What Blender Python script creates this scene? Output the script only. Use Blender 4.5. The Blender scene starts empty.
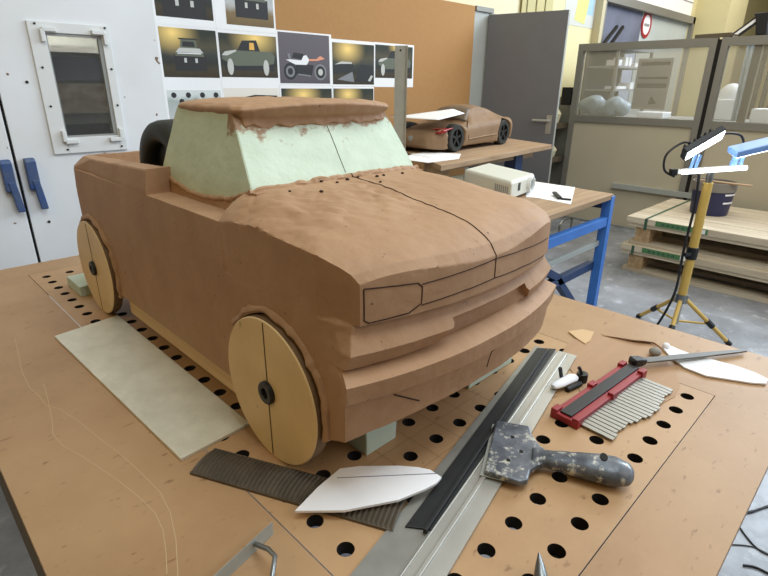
import bpy, bmesh, math, random
from mathutils import Vector, Matrix, noise
from mathutils.bvhtree import BVHTree
random.seed(7)
SC = bpy.context.scene
COL = SC.collection
H = 0.8                      # height of the work table's top above the floor
PI = math.pi

# ------------------------------------------------------------------ camera
FPX = 519.27
R_ = Vector((0.71097294, -0.70316215, 0.00897035))
U_ = Vector((0.24957236, 0.26422933, 0.93160963))
W_ = Vector((0.65744286, 0.66011048, -0.36334974))
EYE = Vector((0, 0, 0.6 + H))
cam_data = bpy.data.cameras.new('camera')
cam = bpy.data.objects.new('camera', cam_data)
COL.objects.link(cam)
m = Matrix.Identity(4)
for i in range(3):
    m[i][0] = R_[i]; m[i][1] = U_[i]; m[i][2] = -W_[i]; m[i][3] = EYE[i]
cam.matrix_world = m
cam_data.sensor_fit = 'HORIZONTAL'; cam_data.sensor_width = 36.0
cam_data.lens = 36.0 * FPX / 768.0
cam_data.clip_start = 0.02; cam_data.clip_end = 60
SC.camera = cam

def at(px, py, z):
    """point of the horizontal plane z (above the table top) seen at a pixel of the survey photo"""
    d = W_ * FPX + R_ * (px - 384) - U_ * (py - 288)
    t = (z + H - EYE.z) / d.z
    return EYE + d * t

# ------------------------------------------------------------------ materials
def lin(c):
    out = []
    for v in c[:3]:
        v = v / 255.0
        out.append(v / 12.92 if v <= 0.04045 else ((v + 0.055) / 1.055) ** 2.4)
    return (out[0], out[1], out[2], 1)

class NT:
    def __init__(s, name):
        s.m = bpy.data.materials.new(name); s.m.use_nodes = True
        s.t = s.m.node_tree; s.b = s.t.nodes['Principled BSDF']
    def n(s, kind, **kw):
        nd = s.t.nodes.new(kind)
        for k, v in kw.items():
            if k in nd.inputs.keys() if isinstance(k, str) else False: nd.inputs[k].default_value = v
            else: setattr(nd, k, v)
        return nd
    def l(s, a, b): s.t.links.new(a, b)
    def coord(s, scale=(1, 1, 1), rot=(0, 0, 0)):
        tc = s.n('ShaderNodeTexCoord'); mp = s.n('ShaderNodeMapping')
        mp.inputs['Scale'].default_value = scale; mp.inputs['Rotation'].default_value = rot
        s.l(tc.outputs['Object'], mp.inputs['Vector']); return mp.outputs['Vector']
    def noise(s, vec, scale, detail=4, rough=0.55):
        nd = s.n('ShaderNodeTexNoise'); nd.inputs['Scale'].default_value = scale
        nd.inputs['Detail'].default_value = detail; nd.inputs['Roughness'].default_value = rough
        s.l(vec, nd.inputs['Vector']); return nd.outputs['Fac']
    def ramp(s, fac, stops):
        nd = s.n('ShaderNodeValToRGB'); e = nd.color_ramp.elements
        while len(e) < len(stops): e.new(0.5)
        for i, (p, c) in enumerate(stops): e[i].position = p; e[i].color = c
        s.l(fac, nd.inputs['Fac']); return nd.outputs['Color']
    def mix(s, fac, a, b):
        nd = s.n('ShaderNodeMix'); nd.data_type = 'RGBA'
        if isinstance(fac, float): nd.inputs[0].default_value = fac
        else: s.l(fac, nd.inputs[0])
        for v, i in ((a, 6), (b, 7)):
            if isinstance(v, tuple): nd.inputs[i].default_value = v
            else: s.l(v, nd.inputs[i])
        return nd.outputs[2]
    def bump(s, h, strength=0.2, dist=0.002):
        nd = s.n('ShaderNodeBump'); nd.inputs['Strength'].default_value = strength
        nd.inputs['Distance'].default_value = dist; s.l(h, nd.inputs['Height'])
        s.l(nd.outputs['Normal'], s.b.inputs['Normal'])
    def base(s, c):
        if isinstance(c, tuple): s.b.inputs['Base Color'].default_value = c
        else: s.l(c, s.b.inputs['Base Color'])
    def set(s, rough=0.6, metal=0.0, spec=0.5):
        s.b.inputs['Roughness'].default_value = rough; s.b.inputs['Metallic'].default_value = metal
        s.b.inputs['Specular IOR Level'].default_value = spec
BLACK = (0, 0, 0, 1); WHITE = (1, 1, 1, 1)

def plain(name, c, rough=0.6, metal=0.0, var=0.0, scale=20, bump=0.0, spec=0.5, c2=None):
    t = NT(name); t.set(rough, metal, spec)
    a = lin(c)
    if var > 0 or c2:
        b = lin(c2) if c2 else tuple(x * (1 - var) for x in a[:3]) + (1,)
        f = t.noise(t.coord(), scale)
        t.base(t.ramp(f, [(0.3, b), (0.65, a)]))
        if bump: t.bump(f, bump)
    else: t.base(a)
    return t.m

def clay_mat(name, c, dark, spots=True):
    t = NT(name); t.set(0.62, 0, 0.35)
    v = t.coord()
    f1 = t.noise(v, 9, 5, 0.6); f2 = t.noise(v, 70, 4, 0.6)
    c1 = t.ramp(f1, [(0.3, lin(dark)), (0.7, lin(c))])
    if spots:
        sp = t.noise(v, 95, 2, 0.5)
        k = t.ramp(sp, [(0.72, BLACK), (0.76, WHITE)])
        c1 = t.mix(k, c1, tuple(x * 0.55 for x in lin(dark)[:3]) + (1,))
    t.base(c1)
    ad = t.n('ShaderNodeMath', operation='ADD'); t.l(f1, ad.inputs[0]); t.l(f2, ad.inputs[1])
    t.bump(ad.outputs[0], 0.35, 0.003)
    return t.m

def board_mat(name, c, dark, light):
    t = NT(name); t.set(0.5, 0, 0.4)
    v = t.coord()
    f1 = t.noise(v, 3.2, 6, 0.65)
    c1 = t.ramp(f1, [(0.25, lin(dark)), (0.5, lin(c)), (0.8, lin(light))])
    f2 = t.noise(t.coord((1, 2.6, 1), (0, 0, 0.9)), 30, 3, 0.55)
    k = t.ramp(f2, [(0.635, BLACK), (0.72, WHITE)])
    kd = t.n('ShaderNodeMath', operation='MULTIPLY'); kd.inputs[1].default_value = 0.6; t.l(k, kd.inputs[0])
    c1 = t.mix(kd.outputs[0], c1, lin((112, 76, 46)))
    t.base(c1)
    t.bump(t.noise(v, 160, 3), 0.1, 0.001)
    return t.m

def wood_mat(name, c, dark, axis='x', scale=3.0, rough=0.6):
    t = NT(name); t.set(rough, 0, 0.3)
    sc = {'x': (0.6, 9, 9), 'y': (9, 0.6, 9), 'z': (9, 9, 0.6)}[axis]
    f = t.noise(t.coord(sc), scale, 5, 0.6)
    t.base(t.ramp(f, [(0.28, lin(dark)), (0.62, lin(c))]))
    t.bump(f, 0.1, 0.001)
    return t.m

M = {}
M['clay'] = clay_mat('modelling_clay', (176, 140, 108), (162, 125, 93))
M['clay_car'] = clay_mat('sports_clay', (146, 117, 88), (130, 103, 76), False)
M['groove'] = plain('groove_dark', (52, 28, 14), 0.9)
M['mdf'] = board_mat('tabletop_fibreboard', (171, 136, 99), (152, 117, 82), (183, 149, 111))
M['mdf2'] = board_mat('perforated_fibreboard', (179, 143, 104), (161, 125, 88), (192, 157, 118))
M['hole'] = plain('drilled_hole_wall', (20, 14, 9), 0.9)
M['edge'] = plain('fibreboard_edge', (96, 84, 66), 0.8)
M['wheel'] = board_mat('wheel_fibreboard', (203, 168, 112), (190, 153, 98), (212, 180, 126))
M['wheel_edge'] = plain('wheel_edge_dark', (120, 92, 62), 0.7, var=0.3, scale=40)
M['black'] = plain('black_plastic', (22, 22, 23), 0.45)
M['rubber'] = plain('dark_rubber', (40, 42, 38), 0.55, var=0.3, scale=12)
M['steel'] = plain('brushed_steel', (150, 152, 150), 0.35, 0.9, var=0.25, scale=30)
M['greysteel'] = plain('grey_steel', (172, 174, 166), 0.5, 0.2, var=0.15, scale=30)
M['alu'] = plain('aluminium', (188, 186, 178), 0.42, 0.6, var=0.12, scale=14)
M['alu_dull'] = plain('dull_aluminium', (158, 156, 148), 0.5, 0.55, var=0.2, scale=18)
M['blacksteel'] = plain('black_steel', (38, 38, 38), 0.5, 0.2, var=0.3, scale=25)
M['leafsteel'] = plain('gauge_steel', (150, 148, 140), 0.4, 0.5)
M['rasp'] = plain('rusty_grey_steel', (104, 94, 80), 0.55, 0.3, var=0.4, scale=30)
M['card'] = plain('white_card', (240, 240, 244), 0.6, var=0.05, scale=8)
M['paper'] = plain('white_paper', (243, 243, 244), 0.75)
M['ink'] = plain('ink_line', (96, 96, 120), 0.8)
M['red'] = plain('red_plastic', (150, 36, 42), 0.45, var=0.15, scale=30)
M['redlamp'] = plain('red_lens', (170, 40, 48), 0.3)
M['blue'] = plain('blue_paint', (70, 128, 210), 0.4, var=0.12, scale=12)
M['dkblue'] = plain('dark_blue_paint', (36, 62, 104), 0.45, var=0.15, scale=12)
M['lever'] = plain('worn_blue_handle', (44, 78, 136), 0.5, c2=(84, 96, 120), scale=22)
t = NT('white_enamel'); t.set(0.45)
v = t.coord(); c1 = t.ramp(t.noise(v, 3), [(0.3, lin((224, 226, 228))), (0.65, lin((232, 235, 239)))])
k = t.ramp(t.noise(v, 17, 2, 0.4), [(0.735, BLACK), (0.75, WHITE)]); c1 = t.mix(k, c1, lin((120, 92, 66)))
t.base(c1); M['white'] = t.m
M['framewhite'] = plain('frame_enamel', (222, 224, 224), 0.5)
M['dark'] = plain('dark_gap', (26, 22, 18), 0.9)
M['pin'] = plain('brown_pinboard', (176, 132, 82), 0.85, var=0.07, scale=40)
M['plaster'] = plain('cream_plaster', (226, 218, 186), 0.9, var=0.03, scale=3)
M['yellow'] = plain('yellow_plaster', (222, 212, 166), 0.9, var=0.06, scale=2)
M['greydoor'] = plain('grey_door_paint', (112, 113, 117), 0.5, var=0.06, scale=8)
M['jamb'] = plain('pale_grey_paint', (168, 172, 168), 0.6, var=0.1, scale=4)
M['beige'] = plain('beige_panel', (192, 184, 162), 0.6, var=0.05, scale=3)
M['greyframe'] = plain('grey_frame_metal', (138, 136, 128), 0.45, 0.3)
M['pallet'] = wood_mat('pale_pallet_wood', (214, 203, 182), (180, 164, 140), 'y')
M['palletend'] = wood_mat('pallet_block_wood', (196, 168, 130), (160, 130, 94), 'x')
M['bench'] = wood_mat('bench_top_wood', (176, 148, 118), (150, 122, 94), 'x')
M['plank'] = wood_mat('pale_plank', (214, 184, 138), (190, 154, 108), 'y')
M['veneer'] = wood_mat('brown_card', (176, 141, 108), (166, 130, 97), 'x', 2)
M['lightcard'] = plain('pale_card', (206, 172, 128), 0.7)
M['strap'] = plain('green_strap', (58, 92, 70), 0.5)
M['green'] = plain('green_label', (82, 128, 84), 0.6)
M['pole'] = plain('yellow_pole', (214, 178, 92), 0.4, var=0.08, scale=20)
M['navy'] = plain('navy_tin', (42, 44, 82), 0.4)
M['bucketrim'] = plain('dusty_rim', (136, 130, 122), 0.7)
M['proj'] = plain('projector_shell', (216, 216, 204), 0.5)
M['lightgrey'] = plain('light_grey', (150, 152, 150), 0.6)
M['cable'] = plain('cable_sheath', (30, 30, 32), 0.5)
M['lampblue'] = plain('lamp_shell', (120, 160, 220), 0.35)
M['chalk'] = plain('pale_scratch', (196, 168, 132), 0.9)
M['film'] = plain('bundle_wrap', (186, 204, 216), 0.4, var=0.25, scale=6)
M['slate'] = plain('slate_blind', (112, 116, 134), 0.6, var=0.35, scale=2.2)
M['palewin'] = plain('pale_glazing', (196, 206, 206), 0.4, var=0.08, scale=2)

t = NT('foam_block_paint'); t.set(0.8, 0, 0.2)
v = t.coord()
f = t.noise(v, 16, 4)
c1 = t.ramp(f, [(0.3, lin((200, 214, 194))), (0.7, lin((213, 226, 208)))])
# smears of clay scraped over the top of the windscreen face
sx = t.n('ShaderNodeSeparateXYZ'); t.l(t.coord(), sx.inputs[0])
nz = t.noise(t.coord((1, 1, 1.6)), 24, 4, 0.7)
ma = t.n('ShaderNodeMath', operation='MULTIPLY_ADD'); ma.inputs[1].default_value = 0.13; t.l(nz, ma.inputs[0]); t.l(sx.outputs['Z'], ma.inputs[2])
kk = t.n('ShaderNodeMapRange'); kk.inputs['From Min'].default_value = 0.583; kk.inputs['From Max'].default_value = 0.60
t.l(ma.outputs[0], kk.inputs['Value'])
yk = t.n('ShaderNodeMath', operation='LESS_THAN'); yk.inputs[1].default_value = -0.176; t.l(sx.outputs['Y'], yk.inputs[0])
sm0 = t.n('ShaderNodeMath', operation='MULTIPLY'); sm0.inputs[1].default_value = 0.85; t.l(kk.outputs[0], sm0.inputs[0])
sm = t.n('ShaderNodeMath', operation='MULTIPLY'); t.l(sm0.outputs[0], sm.inputs[0]); t.l(yk.outputs[0], sm.inputs[1])
c1 = t.mix(sm.outputs[0], c1, lin((150, 108, 78)))
t.base(c1); t.bump(t.noise(v, 60, 4), 0.5, 0.003)
M['foam'] = t.m
M['foam_plain'] = plain('pale_green_foam', (196, 210, 194), 0.8, var=0.06, scale=20, bump=0.3)

t = NT('concrete_floor'); t.set(0.32, 0, 0.5)
v = t.coord()
f1 = t.noise(v, 1.6, 6, 0.7); f2 = t.noise(v, 9, 5, 0.7)
c1 = t.ramp(f1, [(0.3, lin((104, 107, 112))), (0.7, lin((166, 170, 178)))])
k = t.ramp(f2, [(0.56, BLACK), (0.68, WHITE)])
kd = t.n('ShaderNodeMath', operation='MULTIPLY'); kd.inputs[1].default_value = 0.55; t.l(k, kd.inputs[0])
c1 = t.mix(kd.outputs[0], c1, lin((206, 210, 216)))
t.base(c1)
rr = t.ramp(f2, [(0.3, (0.25, 0.25, 0.25, 1)), (0.7, (0.55, 0.55, 0.55, 1))]); t.l(rr, t.b.inputs['Roughness'])
M['floor'] = t.m

t = NT('ribbed_plate'); t.set(0.34, 0.2, 0.5)
wv = t.n('ShaderNodeTexWave'); wv.inputs['Scale'].default_value = 90; wv.inputs['Distortion'].default_value = 0.3
t.l(t.coord(), wv.inputs['Vector'])
f = t.noise(t.coord(), 12, 5, 0.7)
t.base(t.ramp(f, [(0.3, lin((205, 200, 180))), (0.7, lin((232, 228, 210)))]))
t.bump(wv.outputs['Fac'], 0.35, 0.001)
M['ribbed'] = t.m

t = NT('paint_spattered_grey'); t.set(0.4, 0.2, 0.5)
v = t.coord()
c1 = t.ramp(t.noise(v, 22, 4, 0.6), [(0.3, lin((56, 60, 66))), (0.7, lin((116, 121, 130)))])
k = t.ramp(t.noise(v, 60, 4, 0.65), [(0.54, BLACK), (0.63, WHITE)])
c1 = t.mix(k, c1, lin((186, 183, 172)))
t.base(c1); t.bump(t.noise(v, 60, 3), 0.4, 0.002)
M['spatter'] = t.m

def glass(name, tint, alpha, rough=0.05):
    t = NT(name); nt = t.t
    tr = t.n('ShaderNodeBsdfTransparent'); gl = t.n('ShaderNodeBsdfGlossy'); gl.inputs['Roughness'].default_value = rough
    df = t.n('ShaderNodeBsdfDiffuse'); df.inputs['Color'].default_value = lin(tint)
    m1 = t.n('ShaderNodeMixShader'); m1.inputs[0].default_value = alpha
    t.l(tr.outputs[0], m1.inputs[1]); t.l(df.outputs[0], m1.inputs[2])
    fr = t.n('ShaderNodeFresnel'); fr.inputs['IOR'].default_value = 1.4
    m2 = t.n('ShaderNodeMixShader'); t.l(fr.outputs[0], m2.inputs[0]); t.l(m1.outputs[0], m2.inputs[1]); t.l(gl.outputs[0], m2.inputs[2])
    out = [n for n in nt.nodes if n.type == 'OUTPUT_MATERIAL'][0]
    t.l(m2.outputs[0], out.inputs['Surface']); nt.nodes.remove(t.b)
    return t.m
M['glass'] = glass('dusty_glass', (222, 214, 190), 0.26)
M['glassdark'] = glass('sooty_glass', (96, 98, 98), 0.3)

def emit(name, c, s):
    t = NT(name); t.base(BLACK)
    t.b.inputs['Emission Color'].default_value = c; t.b.inputs['Emission Strength'].default_value = s
    return t.m
M['led'] = emit('led_light', (0.86, 0.93, 1, 1), 9.0)

# ------------------------------------------------------------------ mesh helpers
class MB:
    def __init__(s): s.bm = bmesh.new(); s.mi = 0
    def _mi(s, faces):
        for f in faces: f.material_index = s.mi
    def poly(s, verts, faces):
        vs = [s.bm.verts.new(v) for v in verts]
        for f in faces:
            try: s.bm.faces.new([vs[i] for i in f]).material_index = s.mi
            except ValueError: pass
        return s
    def box(s, x0, x1, y0, y1, z0, z1, mtx=None):
        v = [Vector((x, y, z)) for z in (z0, z1) for y in (y0, y1) for x in (x0, x1)]
        if mtx: v = [mtx @ q for q in v]
        return s.poly(v, [(0, 2, 3, 1), (4, 5, 7, 6), (0, 1, 5, 4), (2, 6, 7, 3), (0, 4, 6, 2), (1, 3, 7, 5)])
    def bar(s, a, b, w, h, up=(0, 0, 1)):
        a, b = Vector(a), Vector(b); d = (b - a); L = d.length; d.normalize()
        u = Vector(up); r = d.cross(u)
        if r.length < 1e-4: r = d.cross(Vector((1, 0, 0)))
        r.normalize(); u = r.cross(d)
        mt = Matrix((r, d, u)).transposed().to_4x4(); mt.translation = a
        return s.box(-w / 2, w / 2, 0, L, -h / 2, h / 2, mt)
    def tube(s, pts, r, n=10, r1=None, caps=True):
        pts = [Vector(p) for p in pts]; rings = []
        prev = None
        for i, p in enumerate(pts):
            d = (pts[min(i + 1, len(pts) - 1)] - pts[max(i - 1, 0)]).normalized()
            if prev is None:
                a = d.orthogonal().normalized()
            else:
                a = (prev - d * prev.dot(d))
                a = a.normalized() if a.length > 1e-5 else d.orthogonal().normalized()
            prev = a; b = d.cross(a)
            if isinstance(r, (list, tuple)): rad = r[i]
            else: rad = r if r1 is None else r + (r1 - r) * i / (len(pts) - 1)
            rings.append([s.bm.verts.new(p + (a * math.cos(2 * PI * k / n) + b * math.sin(2 * PI * k / n)) * rad) for k in range(n)])
        for A, B in zip(rings, rings[1:]):
            for k in range(n):
                s.bm.faces.new((A[k], A[(k + 1) % n], B[(k + 1) % n], B[k])).material_index = s.mi
        if caps:
            s.bm.faces.new(rings[0][::-1]).material_index = s.mi; s.bm.faces.new(rings[-1]).material_index = s.mi
        return s
    def prism(s, poly, z0, z1, mtx=None):
        n = len(poly)
        area = sum(poly[i][0] * poly[(i + 1) % n][1] - poly[(i + 1) % n][0] * poly[i][1] for i in range(n))
        if area < 0: poly = poly[::-1]
        v = [Vector((p[0], p[1], z0)) for p in poly] + [Vector((p[0], p[1], z1)) for p in poly]
        if mtx: v = [mtx @ q for q in v]
        return s.poly(v, [tuple(range(n))[::-1], tuple(range(n, 2 * n))] + [(i, (i + 1) % n, n + (i + 1) % n, n + i) for i in range(n)])
    def lathe(s, prof, n=24, mtx=None, close=False):
        """prof: (radius, height) pairs round the z axis"""
        rings = []
        for r, h in prof:
            ring = []
            for k in range(n):
                q = Vector((r * math.cos(2 * PI * k / n), r * math.sin(2 * PI * k / n), h))
                ring.append(s.bm.verts.new(mtx @ q if mtx else q))
            rings.append(ring)
        pr = list(zip(rings, rings[1:])) + ([(rings[-1], rings[0])] if close else [])
        for A, B in pr:
            for k in range(n):
                s.bm.faces.new((A[k], A[(k + 1) % n], B[(k + 1) % n], B[k])).material_index = s.mi
        if not close:
            s.bm.faces.new(rings[0][::-1]).material_index = s.mi; s.bm.faces.new(rings[-1]).material_index = s.mi
        return s
    def loft(s, rings):
        R = [[s.bm.verts.new(p) for p in r] for r in rings]; n = len(R[0])
        for A, B in zip(R, R[1:]):
            for k in range(n):
                s.bm.faces.new((A[k], A[(k + 1) % n], B[(k + 1) % n], B[k])).material_index = s.mi
        s.bm.faces.new(R[0][::-1]).material_index = s.mi; s.bm.faces.new(R[-1]).material_index = s.mi
        return s
    def grid(s, fn, nu, nv):
        V = [[s.bm.verts.new(fn(i / nu, j / nv)) for i in range(nu + 1)] for j in range(nv + 1)]
        for j in range(nv):
            for i in range(nu):
                s.bm.faces.new((V[j][i], V[j][i + 1], V[j + 1][i + 1], V[j + 1][i])).material_index = s.mi
        return s
    def move(s, v):
        bmesh.ops.translate(s.bm, verts=s.bm.verts, vec=v); return s

WM = {}
def mesh_of(bm, name):
    bmesh.ops.recalc_face_normals(bm, faces=bm.faces)
    me = bpy.data.meshes.new(name); bm.to_mesh(me); bm.free(); return me
def link(name, me, mats, parent=None, smooth=False, angle=None):
    """a mesh given in world coordinates; becomes a part of parent, or a top-level object with its origin at its base"""
    if parent is not None:
        me.transform(WM[parent].inverted())
    o = bpy.data.objects.new(name, me); COL.objects.link(o)
    if parent is not None:
        o.parent = parent; WM[o] = WM[parent].copy()
    else:
        co = [v.co for v in me.vertices]
        b = Vector(((min(c.x for c in co) + max(c.x for c in co)) / 2, (min(c.y for c in co) + max(c.y for c in co)) / 2, min(c.z for c in co)))
        me.transform(Matrix.Translation(-b)); o.location = b; WM[o] = Matrix.Translation(b)
    for mt in (mats if isinstance(mats, (list, tuple)) else [mats]):
        me.materials.append(M[mt] if isinstance(mt, str) else mt)
    if smooth:
        for p in me.polygons: p.use_smooth = True
        if angle:
            me.set_sharp_from_angle(angle=math.radians(angle))
    return o
def obj(name, mb, mats, parent=None, smooth=False, bevel=0.0, angle=40):
    o = link(name, mesh_of(mb.bm, name), mats, parent, smooth, angle)
    if bevel:
        md = o.modifiers.new('bevel', 'BEVEL'); md.width = bevel; md.segments = 2; md.limit_method = 'ANGLE'; md.angle_limit = math.radians(40)
    return o
def tag(o, label, cat, group=None):
    o['label'] = label; o['category'] = cat
    if group: o['group'] = group
    return o
def thing(name, label, cat, loc, group=None, rotz=0.0):
    o = bpy.data.objects.new(name, None); COL.objects.link(o); o.location = loc; o.rotation_euler = (0, 0, rotz)
    o.empty_display_size = 0.05
    WM[o] = Matrix.Translation(Vector(loc)) @ Matrix.Rotation(rotz, 4, 'Z')
    return tag(o, label, cat, group)
def struct(name, mb, mats, parent=None, **k):
    o = obj(name, mb, mats, parent, **k)
    if parent is None: o['kind'] = 'structure'
    return o
def remesh(mb, voxel, smooth_it=2, cuts=None, disp=None, sharp=0):
    """fuse overlapping closed shapes into one lumpy clay skin; sharp keeps the crisp edges"""
    me = mesh_of(mb.bm, 'tmp'); o = bpy.data.objects.new('tmp', me); COL.objects.link(o)
    if not sharp:
        r = o.modifiers.new('r', 'REMESH'); r.mode = 'VOXEL'; r.voxel_size = voxel
    cos = []
    for k, c in enumerate(cuts or []):
        cm = mesh_of(c.bm, 'cut'); co = bpy.data.objects.new('cut', cm); COL.objects.link(co); cos.append(co)
        b = o.modifiers.new('b', 'BOOLEAN'); b.operation = 'DIFFERENCE'; b.object = co; b.solver = 'EXACT'
        if k == 0: b.use_self = True
    if sharp:
        r2 = o.modifiers.new('r2', 'REMESH'); r2.mode = 'SHARP'; r2.octree_depth = sharp; r2.scale = 0.97; r2.sharpness = 1.0; r2.use_remove_disconnected = False
    elif cos:
        r2 = o.modifiers.new('r2', 'REMESH'); r2.mode = 'VOXEL'; r2.voxel_size = voxel
    if smooth_it:
        s = o.modifiers.new('s', 'SMOOTH'); s.factor = 0.35 if sharp else 0.5; s.iterations = smooth_it
    dg = bpy.context.evaluated_depsgraph_get(); dg.update()
    out = bpy.data.meshes.new_from_object(o.evaluated_get(dg))
    for x in [o] + cos: bpy.data.objects.remove(x)
    if disp:
        nr = [v.normal.copy() for v in out.vertices]
        for v, n in zip(out.vertices, nr): v.co += n * disp(v.co, n)
    out.materials.clear()
    return out

# ------------------------------------------------------------------ the setting
mb = MB(); mb.box(-3, 16, -5, 3.4, -0.1, 0); struct('floor', mb, 'floor')
YW = 3.3
def wall_hole(mb, x0, x1, z0, z1, holes, y0, y1):
    xs = sorted({x0, x1} | {h[0] for h in holes} | {h[1] for h in holes})
    for a, b in zip(xs, xs[1:]):
        hs = [h for h in holes if h[0] <= a and h[1] >= b]
        z = z0
        for h in sorted(hs, key=lambda q: q[2]):
            if h[2] > z: mb.box(a, b, y0, y1, z, h[2])
            z = h[3]
        if z < z1: mb.box(a, b, y0, y1, z, z1)
mb = MB(); wall_hole(mb, -3, 5.2, 0, 4.2, [(4.46, 5.06, 0, 2.06)], YW, YW + 0.12); struct('wall_back', mb, 'plaster')
mb = MB(); wall_hole(mb, 5.2, 16, 0, 4.2, [(7.1, 10.4, 0.35, 3.3)], YW, YW + 0.12); struct('wall_far', mb, 'yellow')
mb = MB(); mb.box(16, 16.1, -5, 3.4, 0, 4.2); struct('wall_right', mb, 'yellow')

def flat_line(mb, pts, w, z):
    pts = [Vector(p) for p in pts]
    for a, b in zip(pts, pts[1:]):
        d = (b - a); n = Vector((-d.y, d.x, 0)).normalized() * w / 2; e = d.normalized() * w * 0.3
        mb.poly([Vector((q.x, q.y, z)) for q in (a - n - e, b - n + e, b + n + e, a + n - e)], [(0, 1, 2, 3)])
# ------------------------------------------------------------------ work table
TX0, TX1, TY0, TY1 = 0.039, 1.434, 0.044, 2.113
PX0, PX1, PY0, PY1 = 0.306, 1.153, 0.171, 1.99
TH = 0.022
table = thing('work_table', 'large brown fibreboard table with a perforated middle panel, carrying the clay truck', 'table', ((TX0 + TX1) / 2, (TY0 + TY1) / 2, 0))
mb = MB()
def slab_ring(mb, z0, z1):
    g = 0.0008
    mb.box(TX0, PX0 - g, TY0, TY1, z0, z1); mb.box(PX1 + g, TX1, TY0, TY1, z0, z1)
    mb.box(PX0 - g, PX1 + g, TY0, PY0 - g, z0, z1); mb.box(PX0 - g, PX1 + g, PY1 + g, TY1, z0, z1)
slab_ring(mb, H - TH, H)
top = obj('tabletop', mb, 'mdf', table)
# perforated panel: a grid of cells, each with a drilled hole
def perforated(x0, x1, y0, y1, hx, hy, r, z0, z1):
    mb = MB(); bm = mb.bm
    xs = [x0] + [(a + b) / 2 for a, b in zip(hx, hx[1:])] + [x1]
    ys = [y0] + [(a + b) / 2 for a, b in zip(hy, hy[1:])] + [y1]
    n = 20
    for i, cx in enumerate(hx):
        for j, cy in enumerate(hy):
            X0, X1, Y0, Y1 = xs[i], xs[i + 1], ys[j], ys[j + 1]
            ring = []; out = []
            for k in range(n):
                a = 2 * PI * k / n + PI / 4
                c, s = math.cos(a), math.sin(a)
                ring.append((cx + r * c, cy + r * s))
                tx = ((X1 - cx) if c > 0 else (cx - X0)) / max(abs(c), 1e-6); ty = ((Y1 - cy) if s > 0 else (cy - Y0)) / max(abs(s), 1e-6)
                if k % (n // 4) == 0:
                    out.append(((X1 if c > 0 else X0), (Y1 if s > 0 else Y0)))
                else:
                    q = k // (n // 4)   # 0 top edge, 1 left, 2 bottom, 3 right
                    f = (k % (n // 4)) / (n // 4)
                    cr = [(X1, Y1), (X0, Y1), (X0, Y0), (X1, Y0), (X1, Y1)]
                    p, w = cr[q], cr[q + 1]
                    out.append((p[0] + (w[0] - p[0]) * f, p[1] + (w[1] - p[1]) * f))
            vo = [bm.verts.new((x, y, z1)) for x, y in out]; vi = [bm.verts.new((x, y, z1)) for x, y in ring]
            vb = [bm.verts.new((x, y, z0)) for x, y in ring]
            for k in range(n):
                bm.faces.new((vo[k], vo[(k + 1) % n], vi[(k + 1) % n], vi[k])).material_index = 0
                bm.faces.new((vi[k], vi[(k + 1) % n], vb[(k + 1) % n], vb[k])).material_index = 1
    bmesh.ops.remove_doubles(bm, verts=[v for v in bm.verts if abs(v.co.z - z1) < 1e-6], dist=1e-5)
    return mb
HX = [0.4148 + 0.0693 * i for i in range(-1, 11)]
HY = [0.211 + 0.0688 * j for j in range(26)]
mb = perforated(PX0 + 0.0008, PX1 - 0.0008, PY0 + 0.0008, PY1 - 0.0008, HX, HY, 0.0128, H - TH, H)
obj('perforated_panel', mb, ['mdf2', 'hole'], table)
mb = MB()
for i in range(2, 7): flat_line(mb, [(HX[i] + .0346, HY[3] + .02, 0), (HX[i] + .0346, HY[5] + .03, 0)], 0.0008, H + 0.0003)
for j in (3, 4): flat_line(mb, [(HX[1] + .02, HY[j] + .0344, 0), (HX[6] + .05, HY[j] + .0344, 0)], 0.0008, H + 0.0003)
obj('pencil_grid', mb, plain('pencil_line', (128, 96, 64), 0.9), table)
# under-frame and legs
mb = MB()
for x in (TX0 + 0.05, TX1 - 0.09): mb.box(x, x + 0.04, TY0 + 0.14, TY1 - 0.05, H - TH - 0.07, H - TH)
for y in (TY0 + 0.14, TY1 - 0.09): mb.box(TX0 + 0.09, TX1 - 0.09, y, y + 0.04, H - TH - 0.07, H - TH)
obj('under_frame', mb, 'blacksteel', table)
for x in (TX0 + 0.05, TX1 - 0.1):
    for y in (TY0 + 0.14, TY1 - 0.1):
        mb = MB(); mb.box(x, x + 0.05, y, y + 0.05, 0, H - TH - 0.07); obj('leg', mb, 'blacksteel', table)
mb = MB(); mb.box(TX0 - 0.001, TX0 + 0.016, TY0 + 0.02, TY1 - 0.02, H - TH - 0.12, H - TH); obj('apron', mb, 'edge', table)
# scratched lines on the bare left part of the top
for pl in ([(15, 338), (22, 372), (30, 388), (40, 397), (46, 405), (60, 409), (78, 421), (95, 435), (118, 452), (140, 472), (160, 492), (170, 512), (176, 540), (178, 576)],
           [(44, 384), (48, 400), (52, 420), (53, 434), (62, 445), (80, 455), (100, 468), (120, 482), (140, 498), (155, 513), (163, 530), (166, 552), (167, 574)]):
    mb = MB(); flat_line(mb, [at(x, y, 0) for x, y in pl], 0.0012, H + 0.0004); obj('scratch_line', mb, 'chalk', top)

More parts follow.
